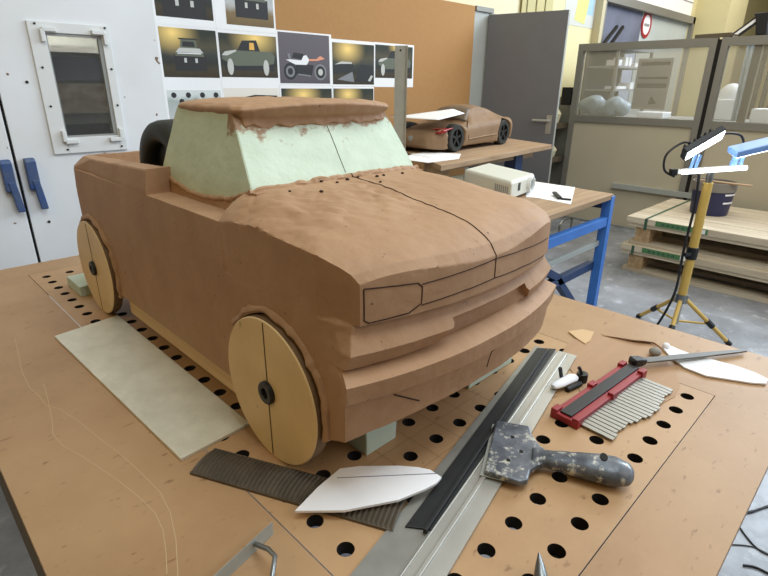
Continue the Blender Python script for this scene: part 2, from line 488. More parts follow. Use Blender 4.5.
# ------------------------------------------------------------------ the clay pickup truck
CX = 0.665
truck = thing('clay_truck_model', 'big brown clay model of a pickup truck with wooden disc wheels on the perforated table', 'clay model', (CX, 1.05, H))
def W3(x, y, z): return Vector((CX + x, y, H + z))
NF = 10
def outline(hw, chw, fcy, fy, ry, rc=0.06, z=0, sy0=0.055):
    half = []
    for i in range(NF + 1):
        t = i / NF; half.append((chw * t, fy + (fcy - fy) * t ** 2.2))
    hf_ = hw - (0.007 if z > 0.30 else 0.0)
    half += [(chw + (hf_ - chw) * 0.7, fcy + 0.022), (hf_, fcy + sy0), (hf_, 0.66), (hf_, 0.755), (hw, 0.79), (hw, 1.0), (hw, 1.2), (hw, 1.4)]
    for i in range(5):
        a = i / 4 * PI / 2
        half.append((hw - rc + rc * math.cos(a), ry - rc + rc * math.sin(a)))
    half.append((0, ry + 0.008))
    full = half + [(-x, y) for x, y in half[-2:0:-1]]
    return [W3(x, y, z) for x, y in full]
LAY = [(0.085, .2665, .270, .480, .435, 1.618), (0.13, .2665, .274, .468, .426, 1.622), (0.150, .2668, .275, .466, .424, 1.626),
       (0.191, .267, .278, .462, .415, 1.630), (0.195, .267, .280, .457, .410, 1.630), (0.2245, .267, .282, .453, .407, 1.632),
       (0.2375, .267, .266, .482, .440, 1.633), (0.240, .267, .270, .471, .429, 1.633), (0.263, .267, .267, .461, .419, 1.634),
       (0.288, .267, .255, .474, .435, 1.635), (0.2985, .267, .252, .473, .436, 1.635), (0.312, .267, .246, .478, .440, 1.635),
       (0.340, .2665, .243, .485, .45, 1.635), (0.386, .264, .232, .54, .51, 1.632)]
hull = MB()
hull.loft([outline(hw, chw, fcy, fy, ry, z=z) for z, hw, chw, fcy, fy, ry in LAY])
# raised bed walls, top falling slightly towards the tailgate
def bedring(z, dz, hw, hwr, ry, y0=1.098):
    half = [(hw, y0), (hw, 1.2), (hw - 0.003, 1.35), (hw - 0.008, 1.48)]
    rc = 0.058
    for i in range(5):
        a = i / 4 * PI / 2; half.append((hwr - rc + rc * math.cos(a), ry - rc + rc * math.sin(a)))
    half.append((0, ry + 0.008))
    full = half + [(-x, y) for x, y in half[-2::-1]]
    return [W3(x, y, z + (dz * (y - 1.1) / 0.5)) for x, y in full]
hull.loft([bedring(0.36, 0, .2650, .2645, 1.634), bedring(0.395, -0.004, .2635, .262, 1.632), bedring(0.434, -0.021, .257, .240, 1.622), bedring(0.4375, -0.022, .2545, .2375, 1.619)])
# clay base of the cab
hull.loft([[W3(x, y, z) for x, y in ((-w, y0), (w, y0), (w, 1.13), (-w, 1.13))] for z, w, y0 in ((0.33, .212, .76), (0.385, .212, .76), (0.402, .2085, .768))])
for sx in (-1, 1):   # clay pushed up against the back and front corners of the cab side
    hull.loft([[W3(sx * x, y, z) for x, y in ((.17, a), (.2095, a), (.2095, b), (.17, b))] for z, a, b in ((0.39, 1.02, 1.13), (0.408, 1.07, 1.13), (0.425, 1.115, 1.128))])
    hull.loft([[W3(sx * x, y, z) for x, y in ((.17, a), (.2095, a), (.2095, b), (.17, b))] for z, a, b in ((0.39, .76, .86), (0.412, .76, .815), (0.43, .76, .785))])
# ragged clay pressed along the foot of the cab
def rag(pts, r, seed):
    P = []; 
    for a, b in zip(pts, pts[1:]):
        n = max(2, int((Vector(b) - Vector(a)).length / 0.008)); P += [Vector(a).lerp(Vector(b), i / n) for i in range(n)]
    P.append(Vector(pts[-1])); out = []; rad = []
    for i, q in enumerate(P):
        k = noise.noise(Vector((i * 0.37, seed, 2))); out.append(W3(q.x, q.y, q.z + 0.004 * k)); rad.append(r * (1 + 0.45 * noise.noise(Vector((i * 0.6, seed, 7)))))
    hull.tube(out, rad, 8)
rag([(-.212, .780, .429), (-.10, .768, .4345), (0, .766, .4355), (.10, .768, .4345), (.212, .782, .431)], 0.0065, 1)
for sx in (-1, 1):
    rag([(sx * .205, .784, .428), (sx * .207, .85, .408), (sx * .208, .93, .398), (sx * .208, 1.0, .397), (sx * .207, 1.08, .408), (sx * .205, 1.13, .426)], 0.0052, 3 + sx)
# hood: crowned surface with a bowed front edge
CC = [(0.42, .358), (0.424, .362), (0.4275, .367), (0.44, .3765), (0.457, .3865), (0.473, .394), (0.489, .3995), (0.518, .4045), (0.561, .411), (0.632, .421), (0.70, .429), (0.784, .436), (0.83, .437)]
CE = [(0.425, .364), (0.462, .3655), (0.475, .372), (0.49, .379), (0.527, .3895), (0.57, .392), (0.66, .397), (0.745, .395), (0.785, .387), (0.83, .38)]
def interp(tab, y):
    if y <= tab[0][0]: return tab[0][1]
    for (a, p), (b, q) in zip(tab, tab[1:]):
        if y <= b: return p + (q - p) * (y - a) / (b - a)
    return tab[-1][1]
def hood_pt(u, v):
    s = 2 * u - 1; a = abs(s)
    fy = .4235 + (.464 - .4235) * a ** 2.2
    y = fy + (0.80 - fy) * v
    hw = .247 + (.2668 - .247) * min(1, max(0, (y - .465) / .065)) ** 0.8
    if y > .76: hw -= .004 * ((y - .76) / .04) ** 2
    p = 3.4 + 3.4 * min(1, max(0, (y - .47) / .22))
    zc, ze = interp(CC, y), interp(CE, y)
    if v < 0.001: ze -= 0.006; zc -= 0.006
    z = ze + (zc - ze) * (1 - a ** p)
    return s * hw, y, z
nu, nv = 40, 30
rings = []
for j in range(nv + 1):
    up = [hood_pt(i / nu, j / nv) for i in range(nu + 1)]
    ring = [W3(*q) for q in up] + [W3(q[0], q[1], 0.3015 if q[1] < .515 else 0.290) for q in up[::-1]]
    rings.append([hull.bm.verts.new(q) for q in ring])
for A_, B_ in zip(rings, rings[1:]):
    for k in range(len(A_)): hull.bm.faces.new((A_[k], A_[(k + 1) % len(A_)], B_[(k + 1) % len(A_)], B_[k]))
for ring in (rings[0], rings[-1]):       # front and back closed with upright strips
    for k in range(nu): hull.bm.faces.new((ring[k], ring[k + 1], ring[2 * nu - k], ring[2 * nu + 1 - k]))
# rough rim of clay standing round each wheel arch
WY = (0.652, 1.505); WR = 0.129
for sx in (-1, 1):
    for wy in WY:
        pts = []; rad = []
        for i in range(40):
            a = math.radians(-22 + 190 * i / 39)
            q = 0.1375 + 0.0035 * noise.noise(Vector((i * 0.55, wy * 7, 0)))
            pts.append(W3(sx * (0.2655 + 0.0025 * noise.noise(Vector((i * 0.4, 3, wy)))), wy - q * math.cos(a), WR + q * math.sin(a)))
            rad.append(0.0085 + 0.0035 * noise.noise(Vector((i * 0.8, 9, wy))))
        hull.tube(pts, rad, 8)
cuts = []
for sx in (-1, 1):
    for wy in WY:
        c = MB(); c.tube([W3(sx * 0.325, wy, WR), W3(sx * 0.20, wy, WR)], 0.1322, 40); cuts.append(c)
c = MB(); c.loft([[W3(x, y, z) for x, y in ((-w, 1.125), (w, 1.125), (w, 1.59), (-w, 1.59))] for z, w in ((0.29, .20), (0.50, .218))]); cuts.append(c)
c = MB(); c.loft([[Vector((X_, y, H + z)) for y, z in ((.30, .02), (.62, .02), (.62, .085), (.545, .086), (.46, .130), (.43, .140), (.30, .146))] for X_ in (CX - .5, CX + .5)]); cuts.append(c)
# long slot in the upper bumper
c = MB(); c.loft([[W3(x, y, z) for x, y in ((-a, .36), (b, .36), (b, .444), (-a, .4475))] for z, a, b in ((0.2375, .122, .150), (0.269, .090, .120), (0.276, .090, .120))]); cuts.append(c)
def clay_bump(co, n):
    p = co * 16
    d = (noise.noise(p) * 0.0012 + noise.noise(co * 55) * 0.0006) * (0.35 if abs(n.x) > 0.7 else 1.0)
    x, y, z = co.x - CX, co.y, co.z - H
    if n.z > 0.6 and z > 0.36 and 0.5 < y < 0.82:      # scraped, still rough middle of the hood
        w = max(0.0, 1 - abs((y - .66) / .15) ** 2) * max(0.0, 1 - max(0, x + 0.02) / 0.16)
        q = Vector((co.x * 26, co.y * 12, 2))
        d += w * (noise.noise(q) * 0.0048 + abs(noise.noise(co * 36)) * 0.0040 + noise.noise(Vector((co.x * 60 + co.y * 40, co.y * 14, 5))) * 0.0014)
    return d
me = remesh(hull, 0.0024, 1, cuts, clay_bump, 9)
body_bvh = BVHTree.FromPolygons([v.co.copy() for v in me.vertices], [tuple(p.vertices) for p in me.polygons])
body = link('body', me, 'clay', truck, True, 38)

# incised panel lines, laid onto the clay
def surf_tube(name, pts, direction, parent, r=0.0009, mat='groove', off=0.0002, step=0.006):
    d = Vector(direction); out = []
    for a, b in zip(pts, pts[1:]):
        a, b = Vector(a), Vector(b); n = max(1, int((b - a).length / step))
        for i in range(n): out.append(a.lerp(b, i / n))
    out.append(Vector(pts[-1])); pp = []
    for q in out:
        h = body_bvh.ray_cast(q - d * 0.6, d)
        if h[0] is not None: pp.append(h[0] - d * off)
    if len(pp) > 1:
        mb = MB(); mb.tube(pp, r, 6); return obj(name, mb, mat, parent, True)
def front(pts): return [W3(x, 0.45, z) for x, z in pts]
F = (0, 1, 0)
surf_tube('panel_line', front([(-.241, .354), (-.162, .348), (-.154, .341), (-.154, .316), (-.175, .306), (-.235, .304), (-.242, .309), (-.242, .354)]), F, body, 0.001)
surf_tube('panel_line', front([(-.154, .3445), (-.08, .3475), (0.003, .350), (.10, .345), (.225, .334)]), F, body)
surf_tube('panel_line', front([(-.154, .313), (-.08, .316), (0.003, .318), (.10, .314), (.205, .305)]), F, body)
surf_tube('panel_line', front([(0.003, .362), (0.003, .318)]), F, body, 0.001)
surf_tube('panel_line', front([(0.003, .196), (0.003, .158)]), F, body, 0.0008)
surf_tube('panel_line', front([(-.205, .189), (-.155, .158)]), F, body, 0.0012)
surf_tube('panel_line', [W3(0.003, y, 0.5) for y in (.775, .6, .49, .429)], (0, 0, -1), body, 0.0012)

for x, y in ((-.075, .757), (-.05, .742), (-.02, .748), (.01, .752), (.045, .735), (.07, .742), (-.16, .735), (-.12, .70), (.02, .70), (.12, .738)):
    h = body_bvh.ray_cast(W3(x, y, .6), Vector((0, 0, -1)))
    if h[0] is not None:
        mb = MB(); r = 0.0022 + 0.0016 * random.random()
        mb.lathe([(r * 1.3 * math.sin(a), -r * 0.8 * math.cos(a)) for a in (0.2, 0.9, 1.6, 2.3, 2.95)], 7, Matrix.Translation(h[0] + Vector((0, 0, r * 0.4)))); obj('clay_crumb', mb, 'groove', body, True)
# foam cab
mb = MB()
def cab_ring(z, w, y0, y1, c=0.012):
    return [W3(x, y, z) for x, y in ((-w + c, y0), (0, y0 - 0.012), (w - c, y0), (w, y0 + c), (w, y1 - c), (w - c, y1), (-w + c, y1), (-w, y1 - c), (-w, y0 + c))]
cr_ = [(0.36, .209, .752, 1.145), (0.395, .2085, .765, 1.145), (0.435, .2055, .784, 1.138), (0.49, .196, .818, 1.112), (0.556, .184, .862, 1.078)]
zs = [0.36 + 0.196 * i / 30 for i in range(31)]; rings = []
for z in zs:
    for q0, q1 in zip(cr_, cr_[1:]):
        if z <= q1[0] + 1e-9: break
    f_ = (z - q0[0]) / (q1[0] - q0[0]); rings.append(cab_ring(z, *[a + (b - a) * f_ for a, b in zip(q0[1:], q1[1:])], c=0.002))
mb.loft(rings)
me = mesh_of(mb.bm, 'cab_block')
for vv in me.vertices: vv.co += Vector((noise.noise(vv.co * 22), noise.noise(vv.co * 22 + Vector((5, 0, 0))), 0)) * 0.0012
cabo = link('cab_block', me, 'foam', truck, True, 25)
cabo['label'] = 'pale mint green foam cab'
# centre line drawn on the foam windscreen
cb = BVHTree.FromPolygons([v.co + Vector(WM[truck].translation) for v in me.vertices], [tuple(p.vertices) for p in me.polygons])
pp = []
for i in range(20):
    z = 0.442 + 0.085 * i / 19
    h = cb.ray_cast(W3(0, 0.2, z), Vector((0, 1, 0)))
    if h[0] is not None: pp.append(h[0])
mb = MB(); mb.tube(pp, 0.0008, 5); obj('centre_line', mb, 'groove', cabo)

# clay roof slab with an overhanging, torn front edge
mb = MB()
def roof_ring(z, w, y0, y1, c, bow):
    pts = []
    for i in range(13):
        s = -1 + 2 * i / 12; pts.append((s * (w - c), y0 - bow * (1 - s * s)))
    pts += [(w - c * 0.3, y0 + c * 0.3), (w, y0 + c), (w, y1 - c), (w - c * 0.3, y1 - c * 0.3), (w - c, y1)]
    for i in range(1, 12):
        s = 1 - 2 * i / 12; pts.append((s * (w - c), y1))
    pts += [(-w + c, y1), (-w + c * 0.3, y1 - c * 0.3), (-w, y1 - c), (-w, y0 + c), (-w + c * 0.3, y0 + c * 0.3)]
    return [W3(x, y, z + 0.010 * (1 - (x / .2) ** 2) * (1 if z > .55 else 0.25) + (0.012 * min(1, max(0, (y - .85) / .05)) if z < .547 else 0)) for x, y in pts]
mb.loft([roof_ring(0.531, .174, .862, 1.066, .03, .010), roof_ring(0.535, .180, .851, 1.074, .03, .012), roof_ring(0.5455, .184, .840, 1.082, .028, .016), roof_ring(0.5515, .187, .831, 1.086, .026, .019), roof_ring(0.556, .188, .829, 1.09, .028, .020), roof_ring(0.5615, .185, .834, 1.088, .03, .020), roof_ring(0.5655, .172, .85, 1.068, .04, .015)])
# a skin of clay dragged down over the top of the windscreen
for i in range(60):
    q = -0.97 + 1.94 * i / 59
    dz = 0.024 + 0.008 * noise.noise(Vector((i * 0.23, 4, 1)))
    a = W3(q * 0.172, 0.858 - 0.012 * (1 - q * q), 0.552); b = W3(q * 0.175, 0.848 - 0.012 * (1 - q * q), 0.552 - dz)
    mb.bar(a, b, 0.009, 0.012)
me = remesh(mb, 0.0028, 1, None, lambda co, n: noise.noise(co * 24) * 0.0018 + noise.noise(co * 70) * 0.0009)
roof = link('roof_skin', me, 'clay', truck, True)

# wheels: fibreboard discs with a black washer
def wheel_mat():
    t = NT('scored_disc'); t.set(0.5, 0, 0.4)
    v = t.coord()
    f1 = t.noise(v, 8, 5, 0.6)
    c1 = t.ramp(f1, [(0.25, lin((214, 184, 134))), (0.7, lin((230, 203, 154)))])
    k = t.ramp(t.noise(v, 38, 3, 0.5), [(0.7, BLACK), (0.76, WHITE)])
    kd = t.n('ShaderNodeMath', operation='MULTIPLY'); kd.inputs[1].default_value = 0.4; t.l(k, kd.inputs[0])
    t.base(t.mix(kd.outputs[0], c1, lin((120, 84, 44)))); return t.m
M['disc'] = wheel_mat()
for sx in (-1, 1):
    for wy in WY:
        mt = Matrix.Translation(W3(sx * 0.257, wy, WR)) @ Matrix.Rotation(sx * PI / 2, 4, 'Y')
        mb = MB(); mb.lathe([(WR - 0.003, 0), (WR, 0.003)], 64, mt)
        mb = MB(); prof = [(0.001, 0), (WR - 0.001, 0), (WR, 0.002), (WR, 0.023), (WR - 0.002, 0.025), (0.001, 0.025)]
        mb.lathe(prof, 72, mt)
        for f in mb.bm.faces:
            c = f.calc_center_median(); rr = math.hypot(c.y - wy, c.z - H - WR)
            f.material_index = 1 if rr > WR - 0.0008 else 0
        wh = obj('wheel', mb, ['disc', 'wheel_edge'], truck, True, angle=30)
        mb = MB(); mb.lathe([(0.0085, 0.024), (0.020, 0.024), (0.020, 0.031), (0.018, 0.033), (0.010, 0.033), (0.0085, 0.030)], 28, mt, True)
        obj('washer', mb, 'black', wh, True)
        mb = MB(); mb.lathe([(0.001, 0.020), (0.0085, 0.020), (0.0085, 0.0265), (0.001, 0.0265)], 16, mt); obj('axle_end', mb, 'dark', wh)
        mb = MB(); xs = W3(sx * 0.2822, 0, 0).x
        mb.box(min(xs, xs + sx * 0.0004), max(xs, xs + sx * 0.0004), wy - 0.0011, wy + 0.0011, H + 0.004, H + 2 * WR - 0.004); obj('score_line', mb, 'groove', wh)
# wooden base board seen under the sill
mb = MB(); mb.box(CX - 0.253, CX + 0.253, 0.80, 1.36, H + 0.034, H + 0.088); obj('base_board', mb, 'plank', truck)
mb = MB()
for y in (0.74, 1.40): mb.box(CX - 0.19, CX + 0.19, y - 0.03, y + 0.03, H + 0.034, H + 0.10)
mb.box(CX - 0.03, CX + 0.03, 0.77, 1.37, H + 0.0885, H + 0.10); obj('chassis', mb, 'plank', truck)
for wy in WY:
    mb = MB(); mb.tube([W3(-0.235, wy, WR), W3(0.235, wy, WR)], 0.008, 12); obj('axle', mb, 'blacksteel', truck)

# foam blocks that carry the model
def block(label, x0, x1, y0, y1, z1, taper=0.0, group=None):
    mb = MB(); mb.loft([[Vector((x, y, H + z)) for x, y in ((x0 + d, y0 + d), (x1 - d, y0 + d), (x1 - d, y1 - d), (x0 + d, y1 - d))] for z, d in ((0, taper), (z1, 0))])
    return tag(obj('foam_block', mb, 'foam_plain', bevel=0.002), label, 'foam block', 'foam blocks under the clay truck')
block('pale green foam block propping the truck nose beside the near front wheel', .494, .575, .535, .61, .134, 0.004)
block('pale green foam block under the far front corner of the truck', .80, .965, .545, .63, .134, 0.0)
block('low pale block on the table behind the near rear wheel', .372, .46, 1.66, 1.79, .032)  # low pale block placed where the board has a blurry pale patch
# the block that carries the base board
mb = MB(); mb.box(.53, .80, 0.95, 1.15, H, H + 0.034); tag(obj('spacer_board', mb, 'plank'), 'flat wooden spacer under the middle of the truck', 'spacer')

# spare tyre standing in the bed
tyre = thing('spare_tyre', 'dark rubber spare tyre standing upright in the truck bed behind the cab', 'tyre', (0.548, 1.225, H + 0.29))
mt = Matrix.Translation((0.538, 1.245, H + 0.412)) @ Matrix.Rotation(0.06, 4, 'Z') @ Matrix.Rotation(PI / 2, 4, 'Y')
mb = MB(); prof = []
for i in range(16):
    a = 2 * PI * i / 16
    prof.append((0.084 + 0.027 * (abs(math.cos(a)) ** 0.6) * (1 if math.cos(a) > 0 else -1), 0.046 * (abs(math.sin(a)) ** 0.6) * (1 if math.sin(a) > 0 else -1)))
mb.lathe(prof, 44, mt, True)
obj('tyre_casing', mb, 'rubber', tyre, True)
mb = MB(); mb.lathe([(0.001, -0.02), (0.06, -0.02), (0.06, 0.02), (0.001, 0.02)], 32, mt); obj('wheel_rim', mb, 'black', tyre)

# ------------------------------------------------------------------ things on the table
def poly_on(pts, z0, z1, zs=0.0):
    mb = MB(); mb.prism([(at(x, y, zs).x, at(x, y, zs).y) for x, y in pts], H + z0, H + z1); return mb

# ribbed plate left of the truck
mb = poly_on([(54.5, 337), (118, 316), (250, 424), (181, 460)], 0.0, 0.007, 0.004)
tag(obj('ribbed_plate', mb, 'ribbed', bevel=0.001), 'pale ribbed aluminium plate lying beside the near side of the truck', 'metal plate')

# toothed surform blade
a0, a1 = at(203, 462, 0), at(400, 517, 0); d = (a1 - a0).normalized(); n = Vector((-d.y, d.x, 0)); L = (a1 - a0).length
sb = thing('rasp_blade', 'dark toothed rasp blade lying in front of the near front wheel', 'rasp blade', a0 + d * L / 2)
mb = MB(); NT_ = 46; wd = 0.031
for i in range(NT_):
    s0, s1 = L * i / NT_, L * (i + 1) / NT_; sm = s0 + (s1 - s0) * 0.72
    for (p, q, h0, h1) in ((s0, sm, 0.0035, 0.0065), (sm, s1, 0.0065, 0.0035)):
        vs = []
        for (s, h) in ((p, h0), (q, h1)):
            for k in range(7):
                u = -1 + 2 * k / 6; vs.append(a0 + d * s + n * (u * wd) + Vector((0, 0, h + 0.006 * (1 - u * u))))
        b0 = len(vs) // 2
        mb.poly(vs, [(k, k + 1, b0 + k + 1, b0 + k) for k in range(6)])
bm_o = obj('toothed_face', mb, 'rasp', sb)
md = bm_o.modifiers.new('s', 'SOLIDIFY'); md.thickness = 0.0025
mb = MB()
for u in (-1, 1): mb.bar(a0 + n * (u * wd) + Vector((0, 0, 0.0025)), a1 + n * (u * wd) + Vector((0, 0, 0.0025)), 0.004, 0.005)
obj('side_flange', mb, 'rasp', sb)

# white foam-card template leaning over the blade
tp = [(295, 513), (318, 489), (340, 470.5), (360, 468), (398, 467.5), (418, 469), (430, 471.5), (441.5, 479), (436, 485), (425, 491), (398, 502), (344, 512.5)]
tmpl = thing('card_template', 'white card template with a ruled line, resting across the dark rasp blade', 'template', at(370, 490, 0.012))
def tz(p): return 0.013 + 0.010 * (p.x - 0.33) / 0.2
mb = MB(); ring0 = []; ring1 = []
for x, y in tp:
    q = at(x, y, 0.02); q = at(x, y, tz(q)); ring0.append(Vector((q.x, q.y, H + tz(q)))); ring1.append(Vector((q.x, q.y, H + tz(q) + 0.004)))
mb.loft([ring0, ring1]); obj('card_sheet', mb, 'card', tmpl)
l0, l1 = at(337, 478.5, 0.02), at(437, 477, 0.02)
mb = MB(); mb.bar(Vector((l0.x, l0.y, H + tz(l0) + 0.0042)), Vector((l1.x, l1.y, H + tz(l1) + 0.0042)), 0.0011, 0.0006); obj('ruled_line', mb, 'ink', tmpl)

# long guide rail: grey sheet with an aluminium profile along it
ra, rb = at(352, 575, 0), at(535, 347, 0)           # left edge of the sheet
ca, cb_ = at(452, 574.5, 0), at(577, 357, 0)        # right edge of the profile
dv = (rb - ra).normalized(); nv_ = Vector((dv.y, -dv.x, 0))
rail = thing('guide_rail', 'long aluminium guide rail on a grey metal strip crossing the table before the truck', 'guide rail', ra.lerp(rb, 0.5))
def rail_pt(s, w, z): q = ra + dv * s + nv_ * w; return Vector((q.x, q.y, H + z))
wR = (cb_ - ra).dot(nv_); Lr = (rb - ra).length
wR0 = (ca - ra).dot(nv_)
s0 = -0.22
wL = 0.056
mb = MB(); mb.prism([tuple(rail_pt(s, w, 0)[:2]) for s, w in ((s0, 0), (Lr, 0), (Lr, wL + .006), (s0, wL + .006))], H, H + 0.0035); obj('backing_strip', mb, 'alu_dull', rail)
mb = MB()
mb.prism([tuple(rail_pt(s, w, 0)[:2]) for s, w in ((s0, wL), (Lr, wL), (Lr, wR), (s0, wR0))], H + 0.0036, H + 0.0065)
obj('profile_flange', mb, 'alu', rail)
mb = MB(); wM = wL + 0.017
mb.prism([tuple(rail_pt(s, w, 0)[:2]) for s, w in ((s0, wM), (Lr - 0.012, wM), (Lr - 0.012, wM + 0.007), (s0, wM + 0.007))], H + 0.0065, H + 0.0105)
mb.prism([tuple(rail_pt(s, w, 0)[:2]) for s, w in ((s0, wL), (Lr - 0.02, wL), (Lr - 0.02, wL + 0.003), (s0, wL + 0.003))], H + 0.0065, H + 0.009)
obj('profile_rib', mb, 'alu', rail, bevel=0.0012)
# black straightedge lying on the strip
ba, bb, bc, bd = at(405, 526.5, .006), at(537, 348, .006), at(556, 349, .006), at(433, 530, .006)
mb = MB(); mb.loft([[Vector((q.x, q.y, H + z)) for q in (ba, bb, bc, bd)] for z in (0.0036, 0.0068)])
e = (bb - ba).normalized(); w_ = Vector((e.y, -e.x, 0))
mb.bar(ba + e * 0.004 + w_ * 0.030 + Vector((0, 0, 0.004)), bb + w_ * 0.026 - e * 0.004 + Vector((0, 0, 0.004)), 0.006, 0.008)
tag(obj('straightedge', mb, 'blacksteel', bevel=0.0008), 'black steel straightedge lying along the grey strip of the guide rail', 'straightedge')

# paint-spattered scraper
sp = thing('paint_scraper', 'paint-spattered grey scraper with a thick handle lying across the guide rail', 'scraper', at(560, 465, 0))
A, B = at(510, 453, 0.015), at(633, 477, 0.02)
hd = (B - A); hd.z = 0; hl = hd.length; hd.normalize(); hn = Vector((-hd.y, hd.x, 0))
def sp_pt(s, w, z): q = A + hd * s + hn * w; return Vector((q.x, q.y, H + z))
mb = MB()
head = [(-0.034, -0.066), (-0.034, 0.076), (0.026, 0.080), (0.032, 0.056), (0.046, 0.030), (0.062, 0.016), (0.062, -0.012), (0.046, -0.026), (0.036, -0.042), (0.034, -0.066), (0.022, -0.074)]
mb.loft([[sp_pt(s, w, z) for s, w in head] for z in (0.0115, 0.023)])
obj('scraper_head', mb, 'spatter', sp, bevel=0.003)
mb = MB(); mb.prism([tuple(sp_pt(s, w, 0)[:2]) for s, w in ((-0.040, -0.068), (-0.040, 0.077), (-0.0, 0.077), (-0.0, -0.068))], H + 0.0108, H + 0.0122); obj('blade', mb, 'greysteel', sp)
mb = MB(); sec = [(0.035, 0.021, 0.009, 0.018), (0.06, 0.018, 0.0125, 0.019), (0.09, 0.021, 0.016, 0.020), (0.12, 0.025, 0.019, 0.0215), (0.145, 0.028, 0.021, 0.0225), (0.168, 0.028, 0.021, 0.023), (0.186, 0.021, 0.016, 0.023), (0.193, 0.010, 0.008, 0.023)]
rings = []
for s, hw, hh, zc in sec:
    rings.append([sp_pt(s, hw * math.cos(2 * PI * k / 18), zc + hh * math.sin(2 * PI * k / 18)) for k in range(18)])
mb.loft(rings)
me_h = remesh(mb, 0.0025, 2, None, lambda co, n: noise.noise(co * 55) * 0.0012)
hnd = link('handle', me_h, 'spatter', sp, True)
mb = MB(); mb.loft([[sp_pt(0.146 + math.cos(2 * PI * k / 14) * 0.006, 0.004 + math.sin(2 * PI * k / 14) * 0.010, z) for k in range(14)] for z in (0.040, 0.0442)]); obj('hanging_hole', mb, 'dark', hnd)
for s, w in ((0.0, 0.035), (0.018, 0.0), (0.0, -0.03)):
    mb = MB(); mb.loft([[sp_pt(s + math.cos(2 * PI * k / 12) * 0.0035, w + math.sin(2 * PI * k / 12) * 0.0035, z) for k in range(12)] for z in (0.022, 0.0238)]); obj('rivet', mb, 'dark', sp)

# contour gauge: red body, black clamping bar and a comb of steel leaves
ga, gb = at(566, 421, 0.0), at(631, 374, 0.0)
gd = (gb - ga).normalized(); gn = Vector((gd.y, -gd.x, 0)); gl = (gb - ga).length     # gn points to the near side
cg = thing('contour_gauge', 'red contour gauge with a comb of steel leaves', 'contour gauge', (ga + gb) / 2)
def gp(s, w, z): q = ga + gd * s + gn * w; return Vector((q.x, q.y, H + z))
def gbox(mb, s0, s1, w0, w1, z0, z1): mb.loft([[gp(s, w, z) for s, w in ((s0, w0), (s1, w0), (s1, w1), (s0, w1))] for z in (z0, z1)]); return mb
mb = MB(); gbox(mb, -0.012, gl + 0.012, -0.026, 0.026, 0.002, 0.015)
for s in (-0.011, gl * 0.5 - 0.01, gl - 0.012):
    gbox(mb, s, s + 0.022, -0.029, -0.016, 0.0, 0.021); gbox(mb, s, s + 0.022, 0.016, 0.029, 0.0, 0.021)
obj('gauge_body', mb, 'red', cg, bevel=0.0015)
mb = MB(); gbox(mb, -0.004, gl + 0.008, -0.013, 0.011, 0.015, 0.019); obj('clamp_bar', mb, 'blacksteel', cg, bevel=0.001)
NL = 21
for i in range(NL):
    sA = 0.004 + (gl - 0.008) * i / NL; sB = 0.004 + (gl - 0.008) * (i + 1) / NL - 0.0026
    t_ = i / (NL - 1)
    ext = 0.090 - 0.007 * math.sin(t_ * 8.5) + 0.010 * t_ + 0.002 * math.sin(i * 2.1)
    mb = MB(); mb.loft([[gp(s, w, z) for s, w in ((sA, 0.020), (sB, 0.020), (sB, ext), (sA, ext))] for z in (0.004, 0.0068)])
    obj('gauge_leaf', mb, 'leafsteel', cg)

# brown card template behind the gauge
tpb = [(570, 341), (601, 334.5), (630, 341), (650, 343), (661, 350), (666, 362), (676, 376), (680, 386), (675, 397), (660, 405), (644, 412), (600, 405), (580, 392), (572, 372), (560, 356)]
mb = poly_on(tpb, 0.0, 0.0016)
tag(obj('brown_card', mb, 'veneer', smooth=False), 'curved brown card template lying beneath the contour gauge', 'card sheet')
mb = MB()   # its curled back edge
for sgn in (0,):
    pts = [(601, 334.5), (615, 337.5), (630, 341), (640, 342.2), (650, 343), (656, 346), (661, 350)]
    lo = [at(x, y, 0) for x, y in pts]
    vs = []
    for k in range(4):
        for i, q in enumerate(lo):
            hgt = 0.010 * math.sin(PI * i / (len(lo) - 1)) * (k / 3)
            vs.append(Vector((q.x - 0.010 * k / 3 * 0.7, q.y - 0.010 * k / 3, H + 0.0018 + hgt * (1 - 0.25 * k / 3))))
    nn = len(lo)
    mb.poly(vs, [(k * nn + i, k * nn + i + 1, (k + 1) * nn + i + 1, (k + 1) * nn + i) for k in range(3) for i in range(nn - 1)])
o = obj('curled_strip', mb, 'veneer'); md = o.modifiers.new('s', 'SOLIDIFY'); md.thickness = 0.001; md.offset = 1
tag(o, 'narrow curled brown card strip along the back of the brown template', 'card strip')
mb = poly_on([(568, 332.5), (582, 330.5), (594, 333), (590, 342), (585, 345), (576, 339)], 0.0017, 0.004)
tag(obj('card_scrap', mb, 'lightcard'), 'small torn pale card scrap near the far end of the guide rail', 'card scrap')

# small lever clamp
cl = thing('lever_clamp', 'small clamp with a pale lever and black bolts between guide rail and red gauge', 'clamp', at(568, 384, 0))
mb = MB(); C0 = at(565, 382, 0.012)
ax = (at(576, 376, 0.012) - at(552, 387, 0.012)).normalized()
rings = []
for s, r in ((-0.040, 0.006), (-0.034, 0.010), (-0.015, 0.012), (0.01, 0.012), (0.026, 0.013), (0.034, 0.009)):
    c_ = C0 + ax * s; sd = Vector((-ax.y, ax.x, 0))
    rings.append([c_ + sd * (r * math.cos(2 * PI * k / 14)) + Vector((0, 0, r * 0.6 * math.sin(2 * PI * k / 14) + 0.002)) for k in range(14)])
mb.loft(rings); obj('lever', mb, 'card', cl, True)
mb = MB(); q = at(561, 377, 0.016); mb.tube([q + Vector((0.004, 0, -0.005)), q + Vector((-0.004, 0.003, 0.022))], 0.0042, 12); obj('bolt', mb, 'black', cl)
mb = MB(); q = at(582, 377, 0.012); mb.tube([q + Vector((0, 0, -0.011)), q + Vector((0, 0, 0.010))], 0.012, 10); mb.tube([q + Vector((-.004, 0, 0.01)), q + Vector((-0.010, 0.006, 0.026))], 0.004, 8)
